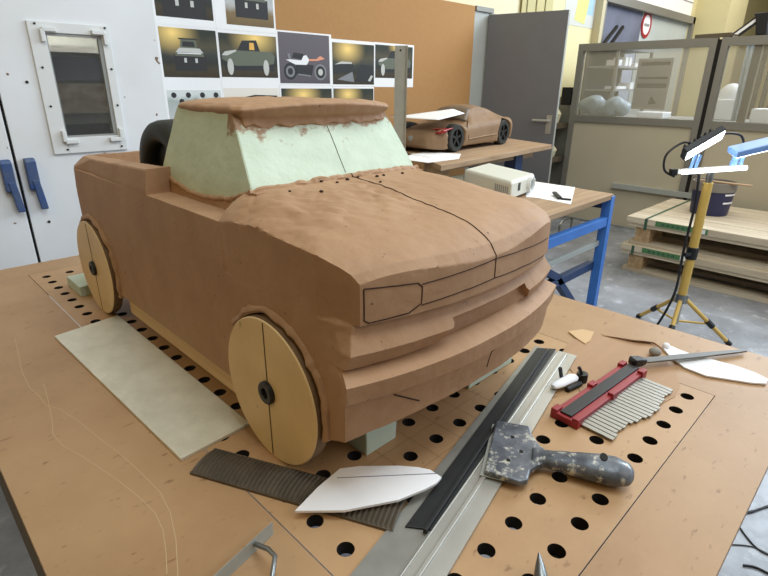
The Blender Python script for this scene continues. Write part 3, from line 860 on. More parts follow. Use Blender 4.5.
obj('knob', mb, 'black', cl, bevel=0.001)
mb = MB(); q = at(573, 387, 0.006); mb.tube([q - ax * 0.02, q + ax * 0.025], 0.006, 10); obj('spindle', mb, 'blacksteel', cl)

# white template and file at the far right
tw = [(661, 346.5), (668, 345), (678, 349.5), (690, 354), (711, 359.5), (738, 367), (755, 373), (768, 379.5), (766, 384), (751, 383), (706, 376), (684, 367.5), (671, 357.5)]
mb = poly_on(tw, 0.002, 0.0055, 0.004); tag(obj('pointed_template', mb, 'card'), 'long pointed white card template near the table edge, under the steel file', 'template')
fl = thing('hand_file', 'flat dark steel file pointing to the right table corner, resting on white card', 'file', at(690, 356, 0.01))
f0, f1 = at(640, 361, 0.02), at(746, 349, 0.014); f0.z = H + 0.020; f1.z = H + 0.0095
fd = (f1 - f0).normalized(); fs = Vector((-fd.y, fd.x, 0)).normalized()
mb = MB(); mb.loft([[f0 + fd * (s * (f1 - f0).length) + fs * w + Vector((0, 0, h)) for w, h in ((-hw, -.002), (hw, -.002), (hw, .002), (-hw, .002))] for s, hw in ((0.0, .006), (0.06, .010), (0.5, .0095), (0.9, .006), (1.0, .004))])
obj('file_blade', mb, plain('file_steel', (98, 97, 94), 0.5, 0.3), fl)
mb = MB(); mb.loft([[f0 + fd * s + fs * (w * r) + Vector((0, 0, h * r)) for w, h in ((-1, -.8), (1, -.8), (1, .8), (-1, .8))] for s, r in ((-0.026, 0.007), (-0.02, 0.012), (0.0, 0.011), (0.014, 0.007))])
obj('file_clamp', mb, 'black', fl, bevel=0.002)
mb = MB(); q = at(666, 346.5, 0.008); mb.lathe([(0.009 * math.sin(a), -0.008 * math.cos(a)) for a in [i * PI / 9 + 0.02 for i in range(9)] + [PI - .02]], 14, Matrix.Translation(q + Vector((0, 0, 0.002))))
tag(obj('clay_pellet', mb, 'card', smooth=True), 'small white lump beside the tip of the long white card template', 'pellet')
mb = MB(); q = at(655, 352.5, 0.010); mb.lathe([(0.014 * math.sin(a), -0.010 * math.cos(a)) for a in [i * PI / 9 + 0.02 for i in range(9)] + [PI - .02]], 14, Matrix.Translation(q + Vector((0, 0, 0.002))))
tag(obj('clay_ball', mb, 'bucketrim', smooth=True), 'dull brown lump behind the file handle on the brown card', 'lump')

# bent-wire scraper bottom left, pointed tool at the bottom edge
sc_ = thing('clay_scraper', 'grey clay scraper with a bent wire handle at the near table edge', 'scraper', at(245, 560, 0))
b0, b1 = at(272, 529, 0.012), at(205, 592, 0.012)
mb = MB(); mb.loft([[Vector((q.x, q.y, H + z)) + o_ for q, o_ in ((b0, Vector((0, 0, 0))), (b1, Vector((0, 0, 0))), (b1, Vector((0.0025, 0.0012, 0))), (b0, Vector((0.0025, 0.0012, 0))))] for z in (0.0005, 0.024)]); obj('blade', mb, 'greysteel', sc_)
mid = b0.lerp(b1, 0.28); mid.z = H + 0.014
w0 = at(268, 549, 0.03); w1 = at(275, 556, 0.030); w2 = at(272, 578, 0.022); w3 = at(270, 600, 0.012)
mb = MB(); mb.tube([mid, mid.lerp(w0, 0.6), w0, w1, w2, w3], 0.0034, 10); obj('wire_handle', mb, 'steel', sc_, True)
mb = MB(); q0 = at(539, 553, 0.03); q1 = at(541, 578, 0.018); q2 = at(541, 605, 0.008)
mb.tube([q0, q0.lerp(q1, .5), q1, q2], [0.0012, 0.006, 0.0095, 0.012], 12); tag(obj('pointed_tool', mb, 'steel', smooth=True), 'pointed metal tool tip at the near edge of the table', 'modelling tool')

# steel upright standing behind the truck
pb = Vector((1.357, 1.288, H))
post = thing('steel_upright', 'grey galvanised steel angle post standing behind the truck windscreen', 'post', pb)
mt = Matrix.Translation(pb) @ Matrix.Rotation(math.radians(-44), 4, 'Z')
mb = MB(); mb.box(-0.024, 0.016, -0.002, 0.002, 0, 0.722, mt); obj('flange', mb, 'greysteel', post)
mb = MB(); mb.box(0.014, 0.018, -0.006, 0.022, 0, 0.722, mt); obj('web', mb, 'alu', post)
mb = MB(); mb.box(-0.05, 0.04, -0.03, 0.03, 0, 0.004, mt); obj('foot_plate', mb, 'greysteel', post)
mb = MB(); mb.tube([mt @ Vector((-0.006, -0.0021, 0.708)), mt @ Vector((-0.006, -0.0028, 0.708))], 0.0032, 10); obj('bolt_hole', mb, 'dark', post)

# ------------------------------------------------------------------ white booth on the left
YC = 2.8
booth = thing('white_booth', 'tall white double-door drying booth against the back wall, with a small window', 'booth', (-0.1, YC + 0.2, 0))
mb = MB(); mb.box(-1.4, 1.16, YC + 0.04, YC + 0.06, 0, 2.6); mb.box(-1.4, -1.38, YC + 0.02, YW - 0.005, 0, 2.6); mb.box(1.14, 1.16, YC + 0.02, YW - 0.03, 0, 2.6); mb.box(-1.4, 1.16, YC + 0.02, YW - 0.03, 2.58, 2.6)
for f in []: pass
bmat = MB(); wall_hole(bmat, -1.4, 1.16, 0.0, 2.6, [(0.706, 0.932, H + .362, H + .80)], YC + 0.04, YC + 0.06)
bmat.box(-1.4, -1.38, YC + 0.06, YW - 0.03, 0, 2.6); bmat.box(1.14, 1.16, YC + 0.06, YW - 0.03, 0, 2.6); bmat.box(-1.38, 1.14, YC + 0.06, YW - 0.03, 2.58, 2.6)
mb.bm.free(); obj('carcass', bmat, 'white', booth)
gx = 0.488
mb = MB(); mb.box(-0.55, gx - 0.006, YC, YC + 0.038, 0.03, 2.55); dl = obj('door', mb, 'white', booth, bevel=0.004)
mb = MB(); wall_hole(mb, gx + 0.006, 1.194, 0.03, 2.55, [(0.706, 0.932, H + .362, H + .80)], YC, YC + 0.038); dr = obj('door', mb, 'white', booth)
mb = MB(); mb.box(gx - 0.006, gx + 0.006, YC + 0.02, YC + 0.038, 0.03, 2.55); obj('door_gap', mb, 'dark', booth)
# lever handles
for hx, par in ((0.447, dl), (0.538, dr)):
    mb = MB()
    mb.loft([[Vector((hx + x, y, H + z)) for x, y in ((-w, YC), (w, YC), (w, YC - d_), (-w, YC - d_))] for z, w, d_ in ((0.145, .020, .02), (0.15, .021, .03), (0.27, .021, .034), (0.285, .019, .026))])
    mb.loft([[Vector((hx + x + o_, y, H + z)) for x, y in ((-w, YC - 0.012), (w, YC - 0.012), (w, YC - d_), (-w, YC - d_))] for z, w, d_, o_ in ((0.055, .013, .03, .017), (0.06, .014, .034, .017), (0.14, .014, .034, .010), (0.19, .014, .036, .004))])
    obj('lever_handle', mb, 'lever', par, bevel=0.003)
# window in the right door
mb = MB()
for a in ((0.643, 0.706, .292, .842), (0.932, 0.968, .292, .842), (0.706, 0.932, .292, .362), (0.706, 0.932, .80, .842)):
    mb.box(a[0], a[1], YC - 0.012, YC, H + a[2], H + a[3])
wf = obj('window_frame', mb, 'framewhite', dr, bevel=0.002)
mb = MB(); mb.box(0.706, 0.932, YC + 0.012, YC + 0.016, H + .362, H + .80); obj('window_pane', mb, 'glassdark', wf)
mb = MB()
for a in ((0.706, 0.712, .362, .80), (0.916, 0.932, .362, .80), (0.712, 0.916, .362, .370), (0.712, 0.916, .789, .80)): mb.box(a[0], a[1], YC - 0.006, YC + 0.012, H + a[2], H + a[3])
obj('pane_bead', mb, 'lightgrey', wf)
for (cx, cz, sx, sz) in ((0.692, .812, -1, -1), (0.944, .812, 1, -1), (0.696, .345, -1, 1), (0.944, .345, 1, 1)):
    mb = MB(); mb.box(min(cx, cx - sx * 0.055), max(cx, cx - sx * 0.055), YC - 0.03, YC - 0.012, H + cz - 0.009, H + cz + 0.009)
    mb.box(cx - 0.009, cx + 0.009, YC - 0.03, YC - 0.012, H + min(cz, cz + sz * 0.05), H + max(cz, cz + sz * 0.05)); obj('corner_bracket', mb, 'framewhite', wf, bevel=0.003)
for i, (x, z) in enumerate([(0.672, .832), (0.952, .834), (0.668, .66), (0.952, .66), (0.668, .50), (0.952, .50), (0.70, .310), (0.94, .310)]):
    mb = MB(); mb.tube([(x, YC - 0.012, H + z), (x, YC - 0.016, H + z)], 0.0045, 10); obj('screw', mb, 'dark', wf)
# what stands behind the booth window
mb = MB(); mb.box(0.50, 1.10, YC + 0.40, YC + 0.41, H + 0.1, H + 1.2); obj('liner', mb, 'greysteel', booth)
mb = MB(); mb.box(0.52, 1.09, YC + 0.20, YC + 0.395, H + 0.735, H + 0.765); obj('rack_shelf', mb, 'alu', booth)
mb = MB(); mb.box(0.52, 1.09, YC + 0.36, YC + 0.395, H + 0.61, H + 0.72); obj('dark_panel', mb, 'slate', booth)
mb = MB(); mb.box(0.52, 1.09, YC + 0.35, YC + 0.395, H + 0.45, H + 0.595); obj('stained_panel', mb, plain('stained_tin', (176, 168, 148), 0.6, c2=(120, 104, 84), scale=14), booth)
mb = MB(); mb.box(0.60, 1.0, YC + 0.12, YC + 0.30, H + 0.30, H + 0.33); mb.box(0.60, 1.0, YC + 0.30, YC + 0.31, H + 0.30, H + 0.40); obj('tray', mb, 'blacksteel', booth)
for x, z in ((0.665, .83), (0.60, .60), (0.563, -.01), (1.02, 1.03)):
    mb = MB(); mb.tube([(x, YC, H + z), (x, YC - 0.004, H + z)], 0.006, 10); obj('screw', mb, 'dark', dr)

# ------------------------------------------------------------------ pinboard and prints
mb = MB(); mb.box(1.165, 4.43, YW - 0.02, YW, H - 0.25, H + 1.296); tag(obj('pinboard', mb, 'pin'), 'big plain brown pinboard on the back wall behind the prints', 'pinboard')
YP = YW - 0.0205
def picture_mat(name, stops, sun=None, x0=0, z0=0, z1=1):
    t = NT(name); t.set(0.6, 0, 0.3)
    tc = t.n('ShaderNodeTexCoord'); sx = t.n('ShaderNodeSeparateXYZ'); t.l(tc.outputs['Generated'], sx.inputs[0])
    nz = t.noise(tc.outputs['Generated'], 7, 4, 0.6)
    ad = t.n('ShaderNodeMath', operation='MULTIPLY_ADD'); ad.inputs[1].default_value = 0.22; t.l(nz, ad.inputs[0]); t.l(sx.outputs['Z'], ad.inputs[2])
    c = t.ramp(ad.outputs[0], [(p, lin(q)) for p, q in stops])
    if sun:
        vm = t.n('ShaderNodeVectorMath', operation='DISTANCE'); t.l(tc.outputs['Generated'], vm.inputs[0]); vm.inputs[1].default_value = (sun[0], 0.0, sun[1])
        k = t.n('ShaderNodeMapRange'); k.inputs['From Min'].default_value = sun[2]; k.inputs['From Max'].default_value = 0.03; t.l(vm.outputs['Value'], k.inputs['Value'])
        kq = t.n('ShaderNodeMath', operation='POWER'); kq.inputs[1].default_value = 1.4; t.l(k.outputs[0], kq.inputs[0])
        c = t.mix(kq.outputs[0], c, lin((250, 214, 130)))
    t.base(c); return t.m
DUSK = [(0.05, (58, 48, 36)), (0.30, (70, 62, 46)), (0.42, (48, 50, 44)), (0.62, (60, 64, 60)), (0.75, (86, 80, 62)), (1.0, (52, 56, 46))]
DAY = [(0.05, (112, 92, 62)), (0.35, (132, 112, 78)), (0.55, (190, 192, 192)), (0.9, (166, 176, 170)), (1.1, (214, 218, 216))]
GREYS = [(0.0, (84, 78, 84)), (0.3, (98, 92, 98)), (1.1, (104, 98, 104))]
M['ink_dark'] = plain('print_dark', (34, 32, 32), 0.6)
M['ink_olive'] = plain('print_olive', (98, 104, 88), 0.6)
M['ink_pale'] = plain('print_pale', (196, 196, 190), 0.6)
M['ink_grey'] = plain('print_grey', (128, 130, 134), 0.6)
M['ink_orange'] = plain('print_orange', (222, 150, 120), 0.6)
M['ink_white'] = plain('print_white', (238, 238, 240), 0.6)
M['ink_sun'] = plain('print_sun', (232, 178, 84), 0.6)
def print_sheet(label, x0, x1, z0, z1, pic, stops, sun=None, shapes=(), tilt=0.0):
    """pic: picture rectangle in sheet fractions; shapes: (material, points in picture fractions)"""
    root = thing('wall_print', label, 'print', ((x0 + x1) / 2, YP, H + z0), 'prints on the pinboard')
    if tilt: root.rotation_euler = (0, tilt, 0)
    mb = MB(); mb.box(x0, x1, YP - 0.001, YP, H + z0, H + z1); obj('sheet', mb, 'paper', root)
    px0, px1 = x0 + (x1 - x0) * pic[0], x0 + (x1 - x0) * pic[1]; pz0, pz1 = z0 + (z1 - z0) * pic[2], z0 + (z1 - z0) * pic[3]
    mb = MB(); mb.box(px0, px1, YP - 0.0016, YP - 0.001, H + pz0, H + pz1)
    po = obj('picture', mb, picture_mat('picture_ink', stops, sun), root)
    if shapes:
        mb = MB(); mats = []
        for k, (mt_, pts) in enumerate(shapes):
            if mt_ not in mats: mats.append(mt_)
            mb.mi = mats.index(mt_); y = YP - 0.0018 - 0.00025 * k
            mb.poly([Vector((px0 + (px1 - px0) * a, y, H + pz0 + (pz1 - pz0) * b)) for a, b in pts], [tuple(range(len(pts)))])
        # keep the shapes as thin printed areas
        bm = mb.bm
        me = bpy.data.meshes.new('printed_vehicle'); bm.to_mesh(me); bm.free()
        link('printed_vehicle', me, mats, po)
def circ(cx, cy, rx, ry, n=16): return [(cx + rx * math.cos(2 * PI * i / n), cy + ry * math.sin(2 * PI * i / n)) for i in range(n)]
def front_truck(cx, cy, s, b='ink_pale', sh='ink_dark'):
    r = lambda pts: [(cx + s * x, cy + s * 1.25 * y) for x, y in pts]
    return [(sh, r([(-.36, -.30), (.40, -.30), (.40, .05), (-.36, .05)])), ('ink_olive', r([(-.34, .02), (.36, .02), (.30, .14), (-.26, .14)])), (b, r([(-.32, .10), (.34, .10), (.26, .20), (-.22, .20)])),
            ('ink_olive', r([(-.20, .20), (.20, .20), (.17, .38), (-.17, .38)])), (sh, r([(-.15, .23), (.15, .23), (.13, .34), (-.13, .34)])), (sh, r([(-.22, .38), (.22, .38), (.22, .41), (-.22, .41)])),
            ('ink_white', r([(-.28, .07), (.28, .075), (.28, .095), (-.28, .09)])), ('ink_pale', r([(-.14, -.12), (-.08, -.12), (-.08, -.02), (-.14, -.02)])), ('ink_pale', r([(.12, -.12), (.18, -.12), (.18, -.02), (.12, -.02)]))]
def side_truck(cx, cy, s, b='ink_olive'):
    r = lambda pts: [(cx + s * x, cy + s * 1.35 * y) for x, y in pts]
    return [('ink_dark', r([(-.46, -.20), (.46, -.20), (.46, .0), (-.46, .0)])), (b, r([(-.50, .0), (-.46, .12), (-.24, .16), (.42, .16), (.48, .08), (.46, -.06), (.26, -.1), (-.26, -.12), (-.40, -.06)])),
            ('ink_dark', r([(-.22, .16), (-.12, .34), (.14, .36), (.20, .16)])), ('ink_sun', r([(.0, .18), (.10, .18), (.09, .31), (.01, .31)])), ('ink_pale', r([(-.50, .06), (-.44, .13), (-.24, .17), (-.24, .14), (-.40, .06)])),
            ('ink_pale', [(cx + s * q[0], cy + s * 1.35 * q[1]) for q in circ(-.36, -.14, .055, .15)]), ('ink_pale', [(cx + s * q[0], cy + s * 1.35 * q[1]) for q in circ(.30, -.14, .055, .15)])]
print_sheet('print with dark pickup nose, cut by the photo top, left of two upper prints', 1.37, 1.777, .918, 1.24, (.10, .97, .13, .97), DUSK, None, front_truck(.48, .38, 1.0, 'ink_grey'))
print_sheet('print with pale pickup nose on grass, cut by the photo top, right of two', 1.778, 2.215, .918, 1.24, (.17, .97, .10, .97), DAY, None, front_truck(.52, .50, .9, 'ink_white'))
print_sheet('print of a truck facing front beneath a low sun, next to the white booth', 1.37, 1.777, .585, .919, (.10, .98, .15, .96), DUSK, (.22, .90, .5), front_truck(.48, .42, .75))
print_sheet('print of a green open truck in side view, left of the motorcycle print', 1.778, 2.216, .585, .919, (.015, .985, .17, .94), DUSK, (.62, .92, .5), side_truck(.5, .42, .95))
moto = [('ink_dark', circ(.20, .24, .125, .17)), ('ink_grey', circ(.20, .24, .085, .115)), ('ink_dark', circ(.20, .24, .05, .07)), ('ink_grey', circ(.80, .24, .125, .17)), ('ink_dark', circ(.80, .24, .095, .13)), ('ink_pale', circ(.80, .24, .05, .07)),
        ('ink_dark', [(.32, .18), (.62, .16), (.66, .38), (.30, .42)]), ('ink_dark', [(.24, .52), (.50, .48), (.46, .60), (.28, .62)]), ('ink_white', [(.12, .47), (.30, .38), (.52, .38), (.58, .48), (.52, .58), (.46, .56), (.42, .47), (.20, .48)]),
        ('ink_orange', [(.56, .46), (.74, .47), (.90, .52), (.80, .58), (.72, .51), (.57, .50)]), ('ink_grey', [(.15, .58), (.18, .48), (.22, .48), (.20, .60)]), ('ink_grey', [(.34, .17), (.60, .14), (.60, .17), (.34, .20)])]
print_sheet('print of a white and orange motorcycle on a grey ground', 2.216, 2.692, .598, .944, (.02, .955, .03, .97), GREYS, None, moto)
for_dusk2 = [('ink_dark', [(.02, .25), (.30, .28), (.50, .45), (.45, .55), (.15, .52), (.02, .45)]), ('ink_pale', [(.05, .48), (.20, .56), (.44, .55), (.46, .51), (.2, .5)]), ('ink_grey', [(.10, .12), (.46, .32), (.50, .06)]), ('ink_dark', [(.52, .08), (.66, .5), (.97, .48), (.97, .04)]), ('ink_pale', [(.84, .10), (.92, .24), (.97, .22), (.90, .08)])]
print_sheet('print of two vehicles at dusk, right of the motorcycle print', 2.692, 3.134, .592, .918, (.015, .985, .04, .93), DUSK, (.35, .86, .45), for_dusk2)
print_sheet('print of a green vehicle partly behind the steel upright, rightmost on the board', 3.134, 3.598, .588, .920, (.015, .965, .21, .95), DUSK, (.6, .97, .3), side_truck(.52, .42, .9))
print_sheet('low print with blotchy dark pattern next to the booth, half behind the roof', 1.37, 1.777, .26, .585, (.10, .97, .05, .93), DAY, None, [('ink_dark', circ(.12 + .13 * i, .9 - .13 * (i % 2), .05, .06, 7)) for i in range(7)])
print_sheet('low print with a pale sky, under the green truck print, behind the roof', 1.778, 2.212, .26, .585, (.015, .985, .05, .97), [(0, (90, 80, 66)), (.55, (110, 96, 78)), (.8, (226, 216, 200)), (1.1, (232, 226, 216))], None, [('ink_dark', [(.3, .80), (.55, .86), (.97, .84), (.97, .6), (.3, .6)])])
print_sheet('low dusk print under the motorcycle print, just above the clay roof', 2.214, 2.69, .27, .597, (.03, .985, .05, .93), DUSK, (.42, .85, .4))
print_sheet('low dusk print under the two-vehicle print, just above the clay roof', 2.692, 3.128, .27, .591, (.02, .985, .05, .95), DUSK, (.35, .85, .4))

# ------------------------------------------------------------------ door, wall things
mb = MB(); mb.box(4.44, 4.66, YW - 0.012, YW + 0.10, 0, 2.06); struct('trim_1', mb, 'jamb')
mb = MB(); mb.box(4.44, 4.72, YW - 0.03, YW - 0.001, 2.06, 2.10); struct('trim_4', mb, 'greyframe')
mb = MB(); mb.box(4.66, 5.30, YW - 0.012, YW + 0.14, 2.03, 2.06); mb.box(5.05, 5.30, YW - 0.012, YW - 0.001, 0, 2.03); struct('trim_2', mb, 'greyframe')
hA, hB = Vector((4.655, 3.27, 0)), Vector((4.815, 2.535, 0))
dd = (hB - hA).normalized(); dn = Vector((dd.y, -dd.x, 0)); dw = (hB - hA).length
door = thing('door_1', 'dark grey steel door standing open at right angles to the wall', 'door', hA)
mt = Matrix((dd, dn, Vector((0, 0, 1)))).transposed().to_4x4(); mt.translation = hA
mb = MB(); mb.box(0, dw, -0.02, 0.02, 0.01, 2.04, mt); obj('door_leaf', mb, 'greydoor', door, bevel=0.003)
mb = MB(); mb.box(dw - 0.0005, dw + 0.004, -0.021, 0.021, 0.01, 2.04, mt); obj('edge_strip', mb, 'jamb', door)
for sgn in (-1, 1):
    mb = MB(); mb.tube([mt @ Vector((dw - 0.06, sgn * 0.02, 1.10)), mt @ Vector((dw - 0.06, sgn * 0.06, 1.10)), mt @ Vector((dw - 0.21, sgn * 0.06, 1.10))], 0.013, 10)
    mb.box(dw - 0.085, dw - 0.035, min(sgn * 0.02, sgn * 0.026), max(sgn * 0.02, sgn * 0.026), 0.98, 1.15, mt); obj('door_handle', mb, 'alu', door)
door['kind'] = 'structure'
# behind the doorway
mb = MB(); mb.box(4.3, 5.3, 4.2, 4.25, 0, 2.4); struct('wall_passage', mb, 'jamb')

# drawing on the yellow wall beside the door
mp = thing('wall_poster', 'pale drawing with yellow and blue patches on the yellow wall right of the door', 'poster', (6.55, YW, H + 1.28))
mb = MB(); mb.box(6.15, 6.90, YW - 0.004, YW - 0.001, H + 1.28, H + 1.95); obj('sheet', mb, 'ink_pale', mp)
mb = MB(); mb.prism([(6.40, H + 1.34), (6.66, H + 1.31), (6.72, H + 1.55), (6.60, H + 1.78), (6.46, H + 1.70)], -(YW - 0.004), -(YW - 0.0055), Matrix(((1, 0, 0, 0), (0, 0, -1, 0), (0, 1, 0, 0), (0, 0, 0, 1))))
obj('yellow_patch', mb, plain('map_yellow', (206, 204, 128), 0.8), mp)
mb = MB(); mb.prism([(6.70, H + 1.42), (6.86, H + 1.42), (6.86, H + 1.85), (6.74, H + 1.85), (6.72, H + 1.6)], -(YW - 0.004), -(YW - 0.0055), Matrix(((1, 0, 0, 0), (0, 0, -1, 0), (0, 1, 0, 0), (0, 0, 0, 1))))
obj('blue_patch', mb, plain('map_blue', (158, 188, 206), 0.8), mp)
# beige curtain strips above the door
cu = thing('strip_curtain', 'beige strip curtain hanging on the wall above the open door', 'curtain', (5.52, YW, 2.0))
for i in range(7):
    x = 5.21 + i * 0.09
    mb = MB(); mb.box(x, x + 0.08, YW - 0.03 - 0.01 * (i % 2), YW - 0.022 - 0.01 * (i % 2), 1.6, 2.9); obj('strip', mb, plain('curtain_beige', (190, 180, 132), 0.8), cu)
mb = MB(); mb.box(5.16, 5.88, YW - 0.05, YW - 0.001, 2.9, 2.95); obj('curtain_track', mb, 'greyframe', cu)

# big window far behind the partition
mb = MB()
for a in ((7.03, 7.1, .30, 2.6), (10.4, 10.5, .30, 2.6), (7.0, 10.5, 2.40, 2.50)): mb.box(a[0], a[1], YW - 0.06, YW + 0.0, a[2], a[3] if a[3] != 2.6 else 2.5)
win = struct('window_1', mb, 'greyframe')
mb = MB(); mb.box(7.1, 8.46, YW + 0.02, YW + 0.03, .35, 2.40); obj('blind', mb, 'slate', win)
mb = MB(); mb.box(8.46, 10.4, YW + 0.02, YW + 0.03, .35, 2.40); obj('pane', mb, 'palewin', win)
mb = MB(); mb.box(7.1, 10.4, YW + 0.0, YW + 0.02, 2.50, 3.3)
mb.mi = 1
for i in range(4): mb.box(7.1, 10.4, YW - 0.006, YW, 2.5 + 0.2 * i, 2.515 + 0.2 * i)
obj('roller_shutter', mb, ['paper', 'lightgrey'], win)
mb = MB(); mb.box(7.80, 8.22, YW - 0.06, YW + 0.019, .35, 1.86); obj('mullion', mb, plain('pale_blue_frame', (176, 186, 204), 0.5), win)
# round prohibition sign
sg = thing('round_sign', 'round white sign with a red rim on the pale window pane', 'sign', (8.63, YW + 0.0, H + 1.28))
RX = Matrix.Translation((8.63, YW + 0.019, H + 1.455)) @ Matrix.Rotation(PI / 2, 4, 'X')
mb = MB(); mb.lathe([(0.001, 0), (0.14, 0), (0.14, 0.01), (0.001, 0.01)], 30, RX); obj('sign_face', mb, 'paper', sg)
mb = MB(); mb.lathe([(0.13, 0.0), (0.175, 0.0), (0.175, 0.014), (0.13, 0.014)], 30, RX, True); obj('sign_rim', mb, 'redlamp', sg)
mb = MB(); mb.box(8.54, 8.72, YW + 0.002, YW + 0.008, H + 1.44, H + 1.47); obj('sign_bar', mb, 'lightgrey', sg)
# two dark battens hanging at the window, grouped with it as parts
for k, (x0, z0, x1, z1) in enumerate(((6.956, 1.11, 7.271, 1.325), (7.157, 1.11, 7.452, 1.335))):
    mb = MB(); mb.bar((x0, 3.15, H + z0), (x1, 3.15, H + z1), 0.03, 0.035)
    obj('window_batten', mb, 'dark', win)
# yellow column right of the window
mb = MB(); mb.box(10.6, 11.6, YW - 0.5, YW, 0, 4.2); struct('column_1', mb, 'yellow')
mb = MB(); mb.box(6.90, 6.98, YW - 0.10, YW - 0.001, 0, 3.2); struct('trim_3', mb, plain('pale_pipe', (190, 180, 150), 0.6))

# ------------------------------------------------------------------ partition
XP = 5.6
part = thing('glazed_partition', 'grey framed partition wall, beige below and dusty glass above', 'partition', (XP, 1.4, 0))
def pframe(y0, y1, parent, tag_=''):
    w = 0.055
    for (a, b, z0, z1) in ((y0, y0 + w, 0, 1.815), (y1 - w, y1, 0, 1.815), (y0 + w, y1 - w, 1.745, 1.815), (y0 + w, y1 - w, 1.06, 1.125)):
        mb = MB(); mb.box(XP - 0.03, XP + 0.03, a, b, z0, z1); obj('frame_bar', mb, 'greyframe', parent)
    mb = MB(); mb.box(XP - 0.012, XP + 0.012, y0 + w, y1 - w, 0.03, 1.06); obj('lower_panel', mb, 'beige', parent)
    mb = MB(); mb.box(XP - 0.004, XP + 0.004, y0 + w, y1 - w, 1.125, 1.745); obj('glass_pane', mb, 'glass', parent)
pframe(1.51, 2.78, part); pframe(0.20, 1.475, part); pframe(-1.2, 0.19, part)
mb = MB(); mb.box(XP - 0.02, XP + 0.02, 1.475, 1.51, 0, 1.8); obj('joint', mb, 'dark', part)
mb = MB(); mb.box(XP - 0.05, XP - 0.013, 1.2, 2.20, 0.42, 0.47); obj('kick_rail', mb, 'jamb', part)
mb = MB(); mb.box(XP + 0.0, XP + 0.035, 1.17, 1.23, 1.06, 1.8); obj('mullion', mb, 'greyframe', part)
# notice taped to the glass
nt = thing('taped_notice', 'large white notice with grey text bands taped to the partition glass', 'notice', (XP - 0.006, 2.0, H + .42))
mb = MB(); mb.box(XP + 0.006, XP + 0.008, 1.845, 2.165, H + .405, H + .865); obj('sheet', mb, 'paper', nt)
for z0, z1 in ((.80, .83), (.68, .70), (.60, .64)):
    mb = MB(); mb.box(XP + 0.0048, XP + 0.0058, 1.87, 2.14, H + z0, H + z1); obj('text_band', mb, 'bucketrim', nt)
mb = MB(); mb.prism([(1.93, .46), (1.99, .53), (2.01, .45)], 0, 0.001, Matrix(((0, 0, 1, XP + 0.0048), (1, 0, 0, 0), (0, 1, 0, H), (0, 0, 0, 1)))); obj('small_figure', mb, 'lightgrey', nt)

# storage behind the glass
rk = thing('storage_rack', 'grey storage rack with shelves seen through the left partition glass', 'rack', (6.4, 2.68, 0))
for z in (0.5, 1.0, 1.365, 1.60, 1.78):
    mb = MB(); mb.box(5.95, 6.85, 2.50, 2.86, z, z + 0.02); obj('shelf', mb, 'lightgrey', rk)
for x in (5.92, 6.85):
    for y in (2.50, 2.83):
        mb = MB(); mb.box(x, x + 0.03, y, y + 0.03, 0, 1.80); obj('rack_post', mb, 'greyframe', rk)
mb = MB(); mb.box(5.95, 6.85, 2.86, 2.87, 0.5, 1.80); obj('back_sheet', mb, 'greyframe', rk)
for i, (x, z, w, h) in enumerate(((6.05, 1.6205, .08, .06), (6.22, 1.6205, .07, .09), (6.32, 1.6205, .07, .09), (6.50, 1.6205, .2, .04), (6.1, 1.3855, .25, .03), (6.45, 1.3855, .10, .07))):
    mb = MB(); mb.box(x, x + w, 2.54, 2.54 + 0.14, z, z + h)
    tag(obj('white_carton', mb, 'paper', bevel=0.004), ['small white carton at the left end of the upper rack shelf', 'taller white carton, left of the pair on the upper rack shelf', 'taller white carton, right of the pair on the upper rack shelf', 'long low white carton at the right of the upper rack shelf', 'flat white carton on the rack shelf just above the wrapped bundle', 'squarish white carton on the rack shelf just above the wrapped bundle'][i], 'carton', 'cartons on the rack')
# wrapped bundle on a low trestle right behind the glass
mb = MB()
for (x, y, z, r) in ((5.80, 2.62, 1.235, .11), (5.80, 2.70, 1.22, .10), (5.80, 2.52, 1.20, .09), (5.80, 2.40, 1.23, .10), (5.80, 2.33, 1.20, .09), (5.80, 2.60, 1.19, .10), (5.80, 2.44, 1.19, .10)):
    mb.lathe([(r * math.sin(a), -r * 0.85 * math.cos(a)) for a in [0.05 + i * (PI - 0.1) / 9 for i in range(10)]], 14, Matrix.Translation((x, y, z)))
me = remesh(mb, 0.012, 2, None, lambda co, n: noise.noise(co * 14) * 0.012)
for vv in me.vertices: vv.co.z = max(vv.co.z, 1.1152)
tag(link('wrapped_bundle', me, 'film', None, True), 'pale blue plastic-wrapped bundle behind the partition glass', 'bundle')
tr = thing('side_table', 'grey table behind the partition glass carrying wrapped and white goods', 'table', (6.1, 1.5, 0))
mb = MB(); mb.box(5.66, 5.90, 0.1, 2.72, 1.08, 1.115); mb.box(5.90, 6.5, 0.1, 2.45, 1.08, 1.115); obj('table_top', mb, 'lightgrey', tr)
for x in (5.75, 6.42):
    for y in (0.15, 2.38):
        mb = MB(); mb.box(x, x + .05, y, y + .05, 0, 1.08); obj('leg', mb, 'greyframe', tr)
for i, (x, y, w, d_, h) in enumerate(((5.75, 1.90, .25, .25, .06), (6.05, 1.36, .3, .20, .19), (5.8, 1.02, .3, .16, .12))):
    mb = MB(); mb.box(x, x + w, y, y + d_, 1.1155, 1.1155 + h)
    tag(obj('white_tray', mb, 'paper', bevel=0.01), ['low white tray under the taped notice behind the glass', 'white box below the round white dome behind the right glass', 'white box at the photo right edge behind the glass'][i], 'box', 'boxes behind the glass')
mb = MB(); mb.lathe([(0.16 * math.cos(a), 0.2 * math.sin(a)) for a in [i * PI / 2 / 8 for i in range(8)] + [PI / 2 - 0.02]], 24, Matrix.Translation((6.2, 1.46, 1.306)) @ Matrix.Scale(0.72, 4))
tag(obj('white_dome', mb, 'framewhite', smooth=True), 'round white dome behind the right partition pane', 'dome')
